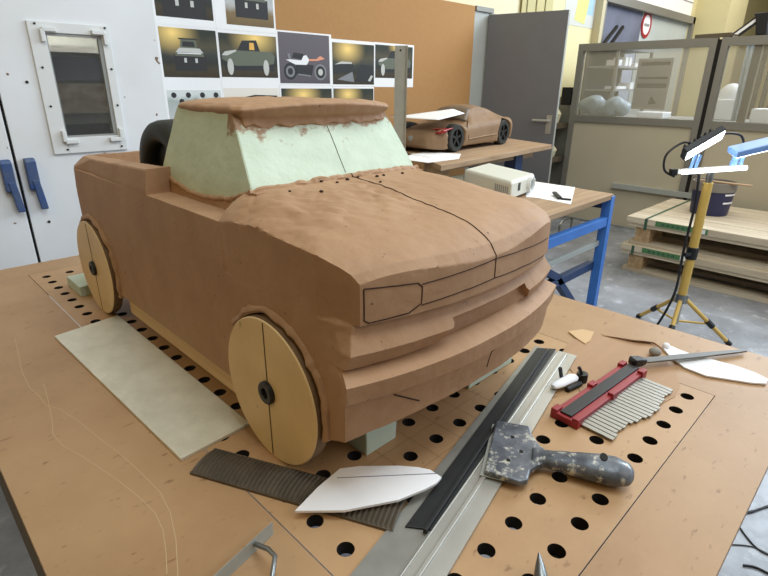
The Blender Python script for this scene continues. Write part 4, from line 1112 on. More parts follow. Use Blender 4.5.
for k in range(4):
    mb = MB(); mb.box(6.6, 6.63, 1.10 + k * 0.075, 1.14 + k * 0.075, 0.0, 2.0)
    tag(obj('dark_board', mb, 'dark'), 'tall dark board leaning behind the right partition pane', 'board', 'dark boards behind the glass')
mb = MB(); mb.grid(lambda u, v: Vector((5.9 + 0.02 * math.sin(u * 17), 1.23 + 0.11 * u + 0.01 * v, 1.12 + 0.66 * v)), 16, 6)
o = obj('hanging_film', mb, 'film'); md = o.modifiers.new('s', 'SOLIDIFY'); md.thickness = 0.002
tag(o, 'strip of pale plastic film hanging behind the right partition pane', 'film')
# desk-arm on top of the partition
arm = thing('swing_arm', 'black and white articulated arm above the right end of the partition', 'lamp arm', (XP, 1.1, 1.815))
mb = MB(); mb.bar((XP, 1.43, 1.815), (XP, 1.25, 1.965), 0.02, 0.022); mb.bar((XP, 1.37, 1.82), (XP, 1.22, 1.95), 0.02, 0.02); obj('arm_tube', mb, 'black', arm)
mb = MB(); mb.bar((XP - 0.005, 1.405, 1.818), (XP - 0.005, 1.245, 1.952), 0.012, 0.022); obj('arm_cover', mb, 'paper', arm)
mb = MB(); mb.prism([(1.285, 1.985), (1.18, 1.99), (1.16, 1.82), (1.24, 1.82), (1.26, 1.93)], XP - 0.03, XP + 0.03, Matrix(((0, 0, 1, 0), (1, 0, 0, 0), (0, 1, 0, 0), (0, 0, 0, 1)))); obj('arm_joint', mb, 'black', arm, bevel=0.006)
mb = MB(); mb.bar((XP, 1.70, 1.83), (XP, 1.42, 1.835), 0.05, 0.03); mb.bar((XP, 1.50, 1.84), (XP, 1.36, 1.825), 0.03, 0.012)
tag(obj('wood_offcut', mb, 'edge'), 'dusty wooden offcut lying on the partition top by the corner post', 'offcut')

# shelf and cloths in the gap between door and partition
gp_ = thing('corner_shelf', 'dark wooden shelf in the gap between grey door and partition', 'shelf', (5.45, 3.1, 0))
for z in (0.62, 0.98):
    mb = MB(); mb.box(5.25, 5.75, 2.85, 3.27, z, z + 0.05); obj('shelf_board', mb, 'edge', gp_)
mb = MB(); mb.box(5.70, 5.75, 2.85, 3.27, 0, 1.3); mb.box(5.25, 5.30, 3.2, 3.27, 0, 1.3); obj('side_board', mb, 'greyframe', gp_)
for i, (z, h) in enumerate(((0.67, 0.16), (1.03, 0.2))):
    mb = MB(); mb.lathe([(0.02, 0), (0.16, 0.01), (0.18, h * .5), (0.12, h * .95), (0.02, h)], 14, Matrix.Translation((5.46, 3.02, z)))
    tag(obj('folded_cloth', mb, 'plaster', smooth=True), ['pale cloth bundle on the lower corner shelf board', 'pale cloth bundle on the upper corner shelf board'][i], 'cloth', 'cloths on the corner shelf')
mb = MB(); mb.box(5.56, 5.64, 2.80, 2.90, H + .42, H + .60); tag(obj('switch_box', mb, 'dark', bevel=0.004), 'small dark box at the left edge of the partition', 'box')

# ------------------------------------------------------------------ benches
def bench(name, label, pts, zt, th, mat):
    b = thing(name, label, 'workbench', (pts[0][0], pts[0][1], 0))
    mb = MB(); mb.prism(pts, zt - th, zt); obj('bench_top', mb, mat, b, bevel=0.003); return b
Z2 = H + 0.05
b2 = bench('blue_workbench', 'wooden-topped workbench with a blue steel frame, carrying the projector', [(1.62, 1.12), (2.94, 1.145), (2.99, 1.80), (1.62, 1.80)], Z2, 0.03, 'bench')
def steel(name, a, b, w, h, mat, par, up=(0, 0, 1)):
    mb = MB(); mb.bar(a, b, w, h, up); return obj(name, mb, mat, par, bevel=0.002)
steel('leg', (2.93, 1.165, 0), (2.93, 1.165, Z2 - 0.012), 0.045, 0.05, 'blue', b2, (0, 1, 0))
steel('leg', (2.935, 1.76, 0), (2.935, 1.76, Z2 - 0.03), 0.045, 0.05, 'dkblue', b2, (0, 1, 0))
steel('leg', (1.66, 1.165, 0), (1.66, 1.165, Z2 - 0.03), 0.045, 0.05, 'blue', b2, (0, 1, 0))
steel('leg', (1.66, 1.76, 0), (1.66, 1.76, Z2 - 0.03), 0.045, 0.05, 'dkblue', b2, (0, 1, 0))
steel('rail', (1.68, 1.165, Z2 - 0.155), (2.91, 1.165, Z2 - 0.155), 0.04, 0.05, 'blue', b2)
steel('rail', (2.93, 1.19, Z2 - 0.06), (2.93, 1.74, Z2 - 0.06), 0.04, 0.05, 'dkblue', b2)
steel('rail', (1.68, 1.76, Z2 - 0.155), (2.91, 1.76, Z2 - 0.155), 0.04, 0.05, 'dkblue', b2)
def pv(px, py, y):
    d = W_ * FPX + R_ * (px - 384) - U_ * (py - 288); return EYE + d * ((y - EYE.y) / d.y)
q = pv(597, 243, 1.18); steel('cross_bar', (1.68, 1.18, q.z), (2.91, 1.18, q.z), 0.02, 0.03, 'jamb', b2)
q = pv(594, 263, 1.20); steel('rail', (1.68, 1.20, q.z), (2.91, 1.20, q.z), 0.04, 0.045, 'dkblue', b2)
q1, q2 = pv(556, 279, 1.20), pv(574, 307, 1.20); steel('brace', q1, q1 + (q2 - q1) * 2.0, 0.04, 0.04, 'dkblue', b2)
steel('brace', q1 + Vector((0.02, 0, 0)), (1.9, 1.20, q1.z + 0.30), 0.04, 0.04, 'dkblue', b2)
UZ0 = Vector((0, 0, 1))
Z1 = H + 0.16
b1 = bench('model_workbench', 'wooden workbench at the wall carrying the small clay sports car', [tuple(at(441, 165.5, .16)[:2]), tuple(at(552, 144.6, .16)[:2]), (4.28, 2.70), (4.28, 3.05), (2.75, 3.05), tuple(at(402, 149.5, .16)[:2])], Z1, 0.035, 'bench')
for x, y in ((2.56, 2.09), (3.62, 2.20), (4.05, 2.85), (2.85, 2.85)):
    mb = MB(); mb.box(x, x + 0.10, y, y + 0.10, 0, Z1 - 0.035); obj('leg', mb, 'dkblue' if x > 3 else 'palletend', b1)
mb = MB(); mb.box(2.6, 3.9, 2.22, 2.25, Z1 - 0.09, Z1 - 0.035); obj('rail', mb, 'bench', b1)
# projector
pj = thing('projector', 'white projector on the blue workbench behind the truck hood', 'projector', at(500, 188, 0.05))
pc = [at(463.5, 187, 0.05), at(510, 202.5, 0.05), at(533, 192.5, 0.05)]
c0, c1, c2 = pc; c3 = c0 + (c2 - c1)
def up(q, z): return Vector((q.x, q.y, Z2 + z))
def shrink(ps, k):
    c = sum(ps, Vector()) / len(ps); return [c + (p - c) * k for p in ps]
base4 = [c0, c1, c2, c3]
mb = MB(); mb.loft([[up(q, 0.012) for q in shrink(base4, 0.97)], [up(q, 0.02) for q in base4], [up(q, 0.09) for q in base4], [up(q, 0.105) for q in shrink(base4, 0.96)]])
obj('shell', mb, 'proj', pj, bevel=0.008)
e1 = (c1 - c0).normalized(); e2 = (c2 - c1).normalized(); L1 = (c1 - c0).length; L2 = (c2 - c1).length
n1 = Vector((e1.y, -e1.x, 0)); n2 = Vector((e2.y, -e2.x, 0))
mb = MB(); cc = c1 + e2 * (L2 * 0.75); mtp = Matrix((e2, Vector((0, 0, 1)), n2)).transposed().to_4x4(); mtp.translation = Vector((cc.x, cc.y, Z2 + 0.058))
mb.lathe([(0.001, -0.002), (0.040, -0.002), (0.040, 0.022), (0.035, 0.022), (0.033, 0.008), (0.001, 0.008)], 26, mtp); ln = obj('lens_ring', mb, 'framewhite', pj, True, angle=30)
mb = MB(); mb.lathe([(0.001, 0.008), (0.032, 0.008), (0.026, 0.012), (0.001, 0.013)], 22, mtp); obj('lens', mb, 'lightgrey', ln, True)
mb = MB(); q = c1 + e2 * (L2 * 0.32); mb.bar(up(q, 0.045) , up(q, 0.085), 0.03, 0.004, n2); obj('sensor_window', mb, 'black', pj)
for i in range(7):
    q = c1 - e1 * (0.03 + i * 0.018); mb = MB(); mb.bar(up(q, 0.025) + n1 * 0.0005, up(q, 0.075) + n1 * 0.0005, 0.008, 0.004, n1); obj('vent_slot', mb, 'lightgrey', pj)
for q in shrink(base4, 0.85):
    mb = MB(); mb.tube([up(q, 0), up(q, 0.014)], 0.012, 10); obj('foot', mb, 'black', pj)
mb = MB(); mb.prism([tuple(at(x, y, 0.05)[:2]) for x, y in ((528, 181), (575, 187.5), (571, 204.5), (537, 198), (526, 197))], Z2 + 0.0002, Z2 + 0.0016)
tag(obj('paper_sheet', mb, 'paper'), 'white paper sheet lying beside the projector on the blue workbench', 'paper')
mb = MB(); q = at(558, 198, 0.055)
a_, b_ = at(554, 193.5, 0.06), at(560, 199, 0.055); mb.bar(a_ + Vector((0, 0, 0.006)), b_ + Vector((0, 0, 0.004)), 0.022, 0.012)
a_, b_ = at(561, 199.5, 0.052), at(571, 200.5, 0.052); mb.bar(a_ + Vector((0, 0, 0.004)), b_ + Vector((0, 0, 0.004)), 0.012, 0.010)
tag(obj('paper_clip', mb, 'blacksteel', bevel=0.002), 'small dark clamp lying on the paper by the projector', 'clamp')

h0, h1 = at(558, 238, -H), at(570, 233, -H)
mb = MB(); mb.tube([h0 + UZ0 * .004, h0 + UZ0 * .14, h0.lerp(h1, .12) + UZ0 * .165, h0.lerp(h1, .88) + UZ0 * .165, h1 + UZ0 * .14, h1 + UZ0 * .004], 0.010, 8)
tag(obj('wire_hoop', mb, 'steel', smooth=True), 'small bent wire hoop standing on the floor under the blue workbench rail', 'hoop')
# small clay sports car
SL = at(456, 152.2, 0.16); SRr = at(502.5, 144.6, 0.16)
sd_ = (SRr - SL).normalized(); sn = Vector((-sd_.y, sd_.x, 0))         # sn points away from the viewer
car = thing('clay_sports_car', 'small brown clay sports car with black wheels on the wooden bench at the wall', 'clay model', SL.lerp(SRr, 0.5))
WB = (SRr - SL).length; WD = 0.477; KS = WB / 0.932
def cp(s, w, z):           # s along the car from the front wheel, w across from the near side
    q = SL + sd_ * s + sn * w; return Vector((q.x, q.y, Z1 + z))
def car_sec(s, half, zlo, zbelt, ztop, tw):
    pts = []; c = WD / 2; s *= KS; zlo *= KS; zbelt *= KS * .95; ztop *= KS * (.95 if ztop < .3 else 1.09)
    for u, z in ((-.96, zlo), (-1.0, zlo + .05), (-1.0, zbelt - .03), (-.93, zbelt), (-tw, (zbelt + ztop) / 2 + .01), (-tw * .9, ztop - .012), (-tw * .5, ztop), (0, ztop + .003),
                 (tw * .5, ztop), (tw * .9, ztop - .012), (tw, (zbelt + ztop) / 2 + .01), (.93, zbelt), (1.0, zbelt - .03), (1.0, zlo + .05), (.96, zlo)):
        pts.append(cp(s, c + half * u, z))
    return pts
mb = MB(); hf = WD / 2 + 0.01
mb.loft([car_sec(-.30, hf * .55, .06, .13, .135, .6), car_sec(-.27, hf * .72, .04, .165, .172, .7), car_sec(-.17, hf * .93, .03, .20, .205, .75), car_sec(0.0, hf * 1.02, .04, .245, .235, .75), car_sec(.20, hf * .98, .04, .245, .255, .75),
         car_sec(.28, hf * .97, .04, .245, .268, .74), car_sec(.40, hf * .96, .04, .25, .335, .66), car_sec(.50, hf * .96, .04, .255, .365, .62), car_sec(.62, hf * .97, .04, .26, .368, .61), car_sec(.78, hf * 1.0, .04, .268, .345, .60), car_sec(.92, hf * 1.03, .04, .275, .31, .62),
         car_sec(1.04, hf * 1.02, .05, .27, .285, .72), car_sec(1.12, hf * .97, .06, .265, .288, .8), car_sec(1.17, hf * .86, .10, .25, .262, .8)])
ccuts = []
for s in (0, WB):
    for w in (-0.03, WD - 0.09):
        c = MB(); c.tube([cp(s, w, 0.096), cp(s, w + 0.11, 0.096)], 0.108, 28); ccuts.append(c)
me = remesh(mb, 0.009, 2, ccuts, lambda co, n: noise.noise(co * 12) * 0.002)
sbody = link('body', me, 'clay_car', car, True)
for s in (0, WB):
    for w, sg_ in ((-0.004, 1), (WD - 0.07, -1)):
        mtc = Matrix((sd_, Vector((0, 0, 1)), sn)).transposed().to_4x4(); mtc.translation = cp(s, w, 0.096)
        mb = MB(); mb.lathe([(0.062, 0.0), (0.090, 0.0), (0.096, 0.010), (0.096, 0.06), (0.09, 0.066), (0.062, 0.066)], 36, mtc, True); wh = obj('wheel', mb, 'rubber', car, True, angle=40)
        mb = MB(); mb.lathe([(0.001, 0.02), (0.064, 0.02), (0.064, 0.05), (0.001, 0.05)], 28, mtc); obj('rim', mb, 'black', wh)
        if sg_ == 1:
            mb = MB()
            for k in range(5):
                a = 2 * PI * k / 5 + 0.3; mb.bar(mtc @ Vector((0, 0, 0.013)), mtc @ Vector((0.060 * math.cos(a), 0.060 * math.sin(a), 0.010)), 0.016, 0.012, sn)
            obj('spokes', mb, 'blacksteel', wh)
cbv = BVHTree.FromPolygons([v.co + Vector(WM[car].translation) for v in me.vertices], [tuple(p.vertices) for p in me.polygons])
def on_car(s, w, z0=0.8):
    h = cbv.ray_cast(cp(s, w, z0), Vector((0, 0, -1))); return h[0] if h[0] is not None else cp(s, w, 0.2)
def side_car(s, z):
    h = cbv.ray_cast(cp(s, -0.4, z), sn); return h[0] if h[0] is not None else cp(s, 0, z)
def front_car(w, z):
    h = cbv.ray_cast(cp(-0.8, w, z), sd_); return h[0] if h[0] is not None else cp(-.28, w, z)
# windscreen, side glass outline and red taped headlamp
mb = MB(); mb.grid(lambda u, v: on_car((.295 + .16 * v) * KS, WD / 2 - (0.17 - 0.04 * v) * (1 - 2 * u)) + Vector((0, 0, 0.002)), 10, 8)
o = obj('windscreen', mb, plain('grey_windscreen', (104, 88, 72), 0.45), car, True); md = o.modifiers.new('s', 'SOLIDIFY'); md.thickness = 0.003; md.offset = 1
mb = MB(); mb.grid(lambda u, v: side_car((-.235 + .16 * u) * KS, (.175 + .030 * v + .02 * u) * KS) - sn * 0.002 - sd_ * 0.001, 8, 4)
o = obj('headlamp', mb, 'redlamp', car, True); md = o.modifiers.new('s', 'SOLIDIFY'); md.thickness = 0.004; md.offset = 1
mb = MB(); q = front_car(WD * 0.5, .097); mtn = Matrix((sn, Vector((0, 0, 1)), -sd_)).transposed().to_4x4(); mtn.translation = q
mb.lathe([(0.001, -0.004), (0.018, -0.004), (0.018, 0.003), (0.001, 0.003)], 20, mtn); obj('nose_badge', mb, 'lightgrey', car)
mb = MB(); mb.tube([side_car(.13, .21), side_car(.14, .165), side_car(.155, .09)], 0.004, 6); obj('panel_line', mb, 'groove', sbody)
mb = MB(); mb.tube([side_car(.16 + i * .045, .08 + .012 * i / 10) for i in range(11)], 0.006, 6); obj('side_crease', mb, 'clay_car', sbody)
# paper on its hood and below it
pp = [on_car(-.19, .04), on_car(-.19, .44), on_car(.10, .47), on_car(.34, .20), on_car(.10, .04)]
qa, qb, qc, qd = (-.20, .03), (-.20, .45), (.31, .24), (.12, .02)
def hd_pt(u, v):
    s_ = (qa[0] * (1 - u) + qd[0] * u) * (1 - v) + (qb[0] * (1 - u) + qc[0] * u) * v; w_2 = (qa[1] * (1 - u) + qd[1] * u) * (1 - v) + (qb[1] * (1 - u) + qc[1] * u) * v
    q = cp(s_, w_2, 0.226 + (s_ + .2) / .56 * .056); return q
mb = MB(); mb.grid(hd_pt, 12, 10)
o = obj('hood_drawing', mb, 'paper', smooth=True); md = o.modifiers.new('s', 'SOLIDIFY'); md.thickness = 0.002; md.offset = 1
tag(o, 'white drawing sheet lying on the hood of the clay sports car', 'paper')
for k, pts in enumerate((((407, 156), (425, 152), (461, 154), (459, 159), (428, 163), (406, 160)), ((410, 154.5), (440, 152.5), (452, 156), (430, 158)))):
    mb = MB(); mb.prism([tuple(at(x, y, 0.16)[:2]) for x, y in pts], Z1 + 0.0003 + 0.002 * k, Z1 + 0.002 + 0.002 * k)
    tag(obj('loose_paper', mb, 'paper'), ['bigger loose paper on the bench before the sports car nose', 'smaller loose paper on top, before the sports car nose'][k], 'paper', 'papers before the sports car')
# clutter under the far bench
for k, (x, y, w, h, mt_, lb) in enumerate(((2.2, 2.3, .28, .66, 'dark', 'dark machine under the wooden model bench, left'), (2.85, 2.4, .5, .58, 'jamb', 'pale cabinet standing under the wooden model bench'))):
    mb = MB(); mb.box(x, x + w, y, y + .3, 0, h); mb.box(x + 0.02, x + w - 0.02, y - 0.01, y, 0.05, h - 0.05); tag(obj('under_bench_box', mb, mt_, bevel=0.01), lb, 'cabinet')

# ------------------------------------------------------------------ pallets, tin, lamp
def pallet(label, x0, y1, z0):
    p = thing('pallet', label, 'pallet', (x0 + 0.5, y1 - 0.8, z0), 'pallets before the partition')
    ln = 1.9
    for k in range(4):
        xx = x0 + k * 0.30
        mb = MB(); mb.box(xx, xx + 0.13, y1 - ln, y1, z0, z0 + 0.03); obj('bottom_board', mb, 'pallet', p)
    for k in range(4):
        xx = x0 + k * 0.30
        for yy in (y1 - 0.15, y1 - 1.12, y1 - 1.78):
            mb = MB(); mb.box(xx, xx + 0.13, yy, yy + 0.11, z0 + 0.03, z0 + 0.15); obj('block', mb, 'palletend', p)
    for k in range(5):
        xx = x0 - 0.02 + k * 0.24
        mb = MB(); mb.box(xx, xx + 0.20, y1 - ln, y1 + 0.02 + 0.02 * (k % 2), z0 + 0.15, z0 + 0.175); obj('deck_board', mb, 'pallet', p)
    return p
px0 = 4.27
pallet('lower pale wooden pallet of the stack before the partition, standing on the floor', px0, 1.50, 0.0)
def planks(z, y1, group, labels, n=4):
    for k in range(n):
        xx = px0 - 0.03 + k * 0.26
        mb = MB(); ln = (1.95, 1.0, 1.8, 1.9)[k % 4] if n > 1 else 1.0
        mb.box(xx, xx + 0.245, y1 - 1.9, y1, z, z + 0.05)
        tag(obj('plank', mb, 'pallet', bevel=0.003), labels[k], 'plank', group)
planks(0.1755, 1.53, 'planks on the lower pallet', ['thick pale plank at the front of the lower pallet load', 'second plank from the front on the lower pallet', 'third plank from the front on the lower pallet', 'rearmost plank on the lower pallet'])
pallet('upper pale wooden pallet of the stack, carrying planks and the navy tin', px0, 1.485, 0.2256)
planks(0.4011, 1.52, 'planks on the upper pallet', ['thick pale plank at the front top of the pallet stack', 'second top plank from the front of the pallet stack', 'third top plank from the front, under the navy tin', 'rearmost top plank of the pallet stack'])
for z, lb, y in ((0.405, 'green printed label strip on the front plank of the upper pallet', 1.30), (0.180, 'green printed label strip on the front plank of the lower pallet', 1.36)):
    lb_ = thing('label_strip', lb, 'label', (px0 - 0.032, y - 0.2, z), 'green labels on the pallets')
    mb = MB(); mb.box(px0 - 0.0335, px0 - 0.0305, y - 0.36, y, z + 0.003, z + 0.042); obj('green_field', mb, 'green', lb_)
    mb = MB(); mb.box(px0 - 0.0345, px0 - 0.0336, y - 0.345, y - 0.28, z + 0.006, z + 0.038); obj('white_field', mb, 'paper', lb_)
    mb = MB()
    for q in range(6): mb.box(px0 - 0.0345, px0 - 0.0336, y - 0.24 + q * 0.035, y - 0.22 + q * 0.035, z + 0.014, z + 0.03)
    obj('printed_marks', mb, 'strap', lb_)
for zz0, zz1, lb, y in ((0.395, 0.4525, 'dark green strap over the planks of the upper pallet', 1.36), (0.17, 0.227, 'dark green strap over the planks of the lower pallet', 1.42)):
    mb = MB(); mb.box(px0 - 0.034, px0 - 0.031, y, y + 0.02, zz0 - 0.03, zz1); mb.box(px0 - 0.034, px0 + 1.0, y, y + 0.02, zz1, zz1 + 0.001)
    if zz1 < 0.3: mb.bm.free(); mb = MB(); mb.box(px0 - 0.034, px0 - 0.031, y, y + 0.02, zz0 - 0.02, zz1 - 0.002)
    tag(obj('strap', mb, 'strap'), lb, 'strap', 'straps round the pallets')
ZT = 0.4515
tin = thing('paint_tin', 'dark navy tin with a dusty rim standing on the pallet stack', 'tin', (4.84, 1.105, ZT))
Tt = Matrix.Translation((4.84, 1.105, ZT))
mb = MB(); mb.lathe([(0.001, 0), (0.132, 0), (0.135, 0.004), (0.15, 0.195), (0.145, 0.195), (0.13, 0.01), (0.001, 0.01)], 36, Tt); obj('tin_body', mb, 'navy', tin, True, angle=30)
mb = MB(); mb.lathe([(0.145, 0.19), (0.155, 0.19), (0.158, 0.215), (0.158, 0.258), (0.147, 0.258), (0.145, 0.215)], 36, Tt, True); obj('tin_rim', mb, 'bucketrim', tin, True, angle=30)
for zc in (0.10, 0.165):
    mb = MB()
    for i in range(8):
        a0_, a1_ = math.radians(228 + i * 6), math.radians(228 + (i + 1) * 6); r = 0.1365 + 0.015 * zc / 0.195 + 0.002
        mb.poly([Tt @ Vector((r * math.cos(a), r * math.sin(a), z)) for a, z in ((a0_, zc), (a1_, zc), (a1_, zc + 0.014), (a0_, zc + 0.014))], [(0, 1, 2, 3)])
    obj('white_stripe', mb, 'paper', tin)
mb = MB(); mb.box(4.74, 4.80, 0.84, 1.20, ZT + 0.2595, ZT + 0.268); tag(obj('paint_stick', mb, 'bench'), 'flat wooden stick laid across the rim of the navy tin', 'stick')

TB = Vector((3.212, 0.765, 0))
lamp = thing('tripod_lamp', 'yellow tripod work lamp with two bright white heads, standing before the pallets', 'work lamp', TB)
mb = MB(); mb.tube([TB + Vector((0, 0, 0.25)), TB + Vector((0, 0, 0.40))], 0.019, 14); obj('lower_tube', mb, 'alu', lamp, True)
mb = MB(); mb.tube([TB + Vector((0, 0, 0.10)), TB + Vector((0, 0, 0.26))], 0.015, 14); obj('centre_tube', mb, 'alu', lamp, True)
mb = MB(); mb.tube([TB + Vector((0, 0, 0.27)), TB + Vector((0, 0, 0.93))], 0.024, 16); obj('mast', mb, 'pole', lamp, True)
mb = MB(); mb.tube([TB + Vector((0, 0, 0.925)), TB + Vector((0, 0, 1.0))], 0.017, 14); obj('mast_top', mb, 'steel', lamp, True)
mb = MB(); mb.tube([TB + Vector((0, 0, 0.50)), TB + Vector((0, 0, 0.57))], 0.030, 14); mb.bar(TB + Vector((-0.03, 0, 0.535)), TB + Vector((-0.065, 0.02, 0.535)), 0.02, 0.02); obj('mast_clamp', mb, 'black', lamp, bevel=0.003)
mb = MB(); mb.tube([TB + Vector((0, 0, 0.235)), TB + Vector((0, 0, 0.285))], 0.034, 14); hub = obj('leg_hub', mb, 'steel', lamp)
for k, (fx, fy) in enumerate(((3.353, 0.503), (3.37, 1.02), (2.93, 0.72))):
    a = TB + Vector((fx - TB.x, fy - TB.y, 0)).normalized() * 0.03 + Vector((0, 0, 0.25)); b = Vector((fx, fy, 0.012))
    mb = MB(); mb.tube([a, b], 0.012, 10); lg = obj('leg', mb, 'pole', lamp, True)
    mb = MB(); mb.tube([b + (a - b).normalized() * 0.02, b - (a - b).normalized() * 0.012], 0.015, 10); obj('rubber_foot', mb, 'black', lg)
    md_ = a.lerp(b, 0.55); mb = MB(); mb.tube([md_ + (a - b).normalized() * 0.025, md_ - (a - b).normalized() * 0.025], 0.017, 10); obj('leg_joint', mb, 'black', lg)
    mb = MB(); mb.tube([md_, TB + Vector((0, 0, 0.115))], 0.007, 8); obj('stay', mb, 'pole', lg)
# T-bar and heads; c = across the view, g = towards the viewer
cr = Vector((R_.x, R_.y, 0)).normalized(); g = Vector((-W_.x, -W_.y, 0)).normalized()
hz = 0.985
mb = MB(); mb.bar(TB + cr * -0.20 + Vector((0, 0, hz)), TB + cr * 0.165 + Vector((0, 0, hz + 0.028)), 0.024, 0.024); bar_ = obj('cross_bar', mb, 'alu', lamp, bevel=0.003)
mb = MB(); mb.bar(TB + cr * -0.215 + Vector((0, 0, hz - 0.002)), TB + cr * -0.185 + Vector((0, 0, hz)), 0.032, 0.032); obj('bar_cap', mb, 'black', bar_)
def head(c, axis, facing, lit, w, h):
    ax = Vector(axis).normalized(); f = Vector(facing); f = (f - ax * f.dot(ax)).normalized(); u = f.cross(ax)
    mt = Matrix((ax, -f, u)).transposed().to_4x4(); mt.translation = c
    mb = MB(); mb.box(-w / 2, w / 2, 0.0, 0.035, -h / 2, h / 2, mt); hd = obj('lamp_head', mb, 'black' if lit else 'lampblue', lamp, bevel=0.006)
    mb = MB(); mb.box(-w / 2 + 0.008, w / 2 - 0.008, -0.004, 0.0, -h / 2 + 0.008, h / 2 - 0.008, mt); obj('lamp_lens', mb, 'led', hd)
    if lit:
        mb = MB()
        for i in range(6): mb.box(-w / 2 + 0.02 + i * 0.028, -w / 2 + 0.026 + i * 0.028, 0.035, 0.05, -h / 2 + 0.01, h / 2 - 0.01, mt)
        obj('cooling_fins', mb, 'black', hd)
UZ = Vector((0, 0, 1))
head(TB + cr * -0.065 + UZ * (H + 0.322), cr * 0.84 + UZ * 0.56, g * 0.62 - UZ * 0.62 + cr * 0.42, True, 0.215, 0.10)
head(TB + cr * 0.185 + UZ * (H + 0.298), cr * 0.97 + UZ * 0.25, -UZ * 0.97 - g * 0.26, False, 0.20, 0.085)
mb = MB()
for q in (0.0, 0.025): mb.bar(TB + cr * (-0.115 + q) + UZ * (hz + 0.01), TB + cr * (-0.10 + q) + UZ * (hz + 0.09), 0.014, 0.006, g)
obj('bracket', mb, 'lampblue', lamp)
mb = MB(); mb.bar(TB + cr * 0.105 + UZ * (hz + 0.02), TB + cr * 0.12 + UZ * (hz + 0.12), 0.030, 0.012, g); mb.bar(TB + cr * 0.145 + UZ * (hz + 0.025), TB + cr * 0.15 + UZ * (hz + 0.10), 0.016, 0.012, g)
obj('bracket', mb, 'lampblue', lamp)
# second light tube under the bar
mb = MB(); mb.tube([TB + cr * -0.165 + g * 0.022 + Vector((0, 0, hz + 0.002)), TB + cr * 0.168 + g * 0.022 + Vector((0, 0, hz + 0.028))], 0.0115, 12); obj('light_tube', mb, 'led', bar_)
def curve_pts(ps, n=10):
    ps = [Vector(p) for p in ps]; out = []
    for i in range(len(ps) - 1):
        p0, p1, p2, p3 = ps[max(i - 1, 0)], ps[i], ps[i + 1], ps[min(i + 2, len(ps) - 1)]
        for k in range(n):
            t = k / n; out.append(0.5 * ((2 * p1) + (p2 - p0) * t + (2 * p0 - 5 * p1 + 4 * p2 - p3) * t * t + (3 * p1 - p0 - 3 * p2 + p3) * t ** 3))
    out.append(ps[-1]); return out
def tb(c, z, gg=0.0): return TB + cr * c + g * gg + Vector((0, 0, z))
mb = MB(); mb.tube(curve_pts([tb(-.13, hz + .145), tb(-.185, hz + .15), tb(-.255, hz + .09), tb(-.25, hz + .01), tb(-.19, hz - .025)]), 0.006, 8); obj('lamp_cable', mb, 'cable', lamp, True)
mb = MB(); mb.tube(curve_pts([tb(-.01, hz + .19), tb(.05, hz + .20), tb(.11, hz + .19), tb(.135, hz + .155)]), 0.006, 8); obj('lamp_cable', mb, 'cable', lamp, True)
mb = MB(); mb.tube(curve_pts([tb(-.06, hz - .01), tb(-.045, .80), tb(-.05, .55), tb(-.045, .30), tb(-.10, .10), tb(-.16, .008), tb(-.4, .007, .2)]), 0.007, 8); obj('mains_cable', mb, 'cable', lamp, True)

# cables on the floor at the right
def fcable(px, r, label):
    pts = []
    for x, y in px:
        q = at(x, y, -H); pts.append(Vector((q.x, q.y, r)))
    r *= 0.7; pts = [Vector((p.x, p.y, r)) for p in pts]
    mb = MB(); mb.tube(curve_pts(pts, 8), r, 8); tag(obj('floor_cable', mb, 'cable', smooth=True), label, 'cable', 'cables on the floor')
fcable([(745, 513), (756, 511), (770, 506), (800, 496)], 0.005, 'thick dark cable on the floor by the table edge, upper branch')
fcable([(742, 514.5), (752, 512.5), (762, 509), (800, 499)], 0.005, 'thick dark cable on the floor by the table edge, lower branch')
fcable([(737, 524), (746, 537), (757, 549), (770, 556), (790, 560)], 0.004, 'thin dark cable curving down the floor right of the table')
fcable([(730, 545), (745, 546), (757, 549), (775, 558)], 0.003, 'thin faint cable on the floor joining the curved one')
fcable([(743, 566), (755, 568), (770, 575), (790, 584)], 0.005, 'short dark cable end on the floor at the lower right corner')

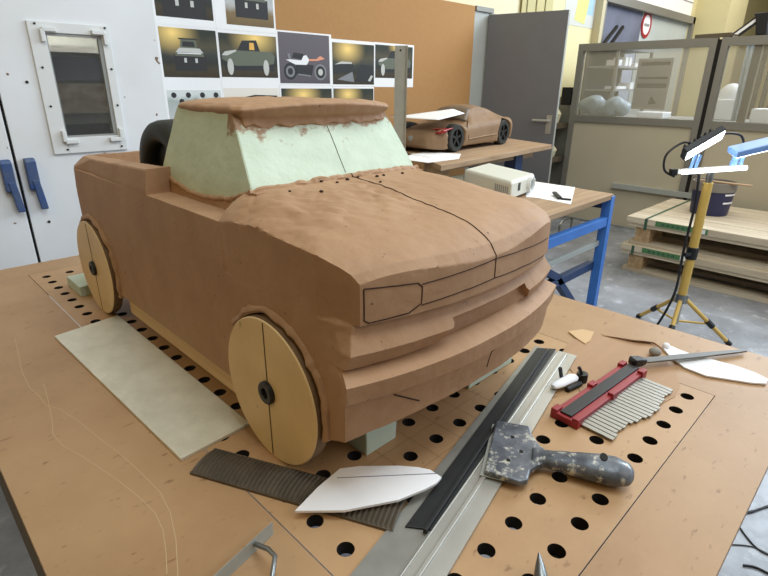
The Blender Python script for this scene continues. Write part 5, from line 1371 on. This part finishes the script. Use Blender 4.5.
# ------------------------------------------------------------------ light
def area(name, loc, target, sx, sy, power, color=(1, 1, 1)):
    L = bpy.data.lights.new(name, 'AREA'); L.shape = 'RECTANGLE'; L.size = sx; L.size_y = sy; L.energy = power; L.color = color
    o = bpy.data.objects.new(name, L); COL.objects.link(o); o.location = loc
    o.rotation_euler = (Vector(target) - Vector(loc)).to_track_quat('-Z', 'Y').to_euler(); return o
area('hall_light', (0.95, -0.05, 3.9), (0.95, 0.7, 0), 1.8, 1.6, 66, (0.83, 0.96, 1.03))
area('hall_light', (6.0, 0.8, 4.0), (6.0, 1.2, 0), 5, 3, 130, (1, 0.95, 0.86))
area('hall_light', (1.6, -2.6, 3.6), (0.9, 1.5, 0.9), 2.5, 1.2, 40, (1.0, 0.91, 0.80))
area('hall_light', (-2.2, 0.6, 3.9), (0.4, 1.2, 0.9), 2.5, 2.0, 30, (1, 0.74, 0.36))
area('booth_fill_light', (0.80, YC + 0.10, H + 1.0), (0.8, YC + 0.38, H + 0.5), 0.4, 0.05, 5, (1, 0.97, 0.9))  # invented fill inside the closed booth, added to brighten what its window shows
area('hall_light', (3.4, 0.6, 4.1), (5.4, 1.0, 0.9), 2.0, 1.6, 26, (1, 0.96, 0.86))
area('gate_daylight', (5.5, -4.2, 2.2), (2.8, 0.4, 0.0), 4.0, 3.0, 110, (0.64, 0.81, 1.0))
area('high_window', (7.6, -0.6, 3.8), (2.0, 0.1, 0.0), 4.0, 1.8, 250, (0.60, 0.79, 1.0))
area('hall_light', (9.5, 1.0, 4.0), (9, 2.6, 1), 4, 2, 110, (1, 0.95, 0.85))
wd_ = bpy.data.worlds.new('hall_ambient'); SC.world = wd_; wd_.use_nodes = True
bg = wd_.node_tree.nodes['Background']; bg.inputs[0].default_value = (1.0, 0.78, 0.45, 1); bg.inputs[1].default_value = 0.10

SC.view_settings.view_transform = 'Standard'; SC.view_settings.look = 'None'
SC.view_settings.exposure = 0.0; SC.view_settings.gamma = 1.0
SC.view_settings.use_curve_mapping = False
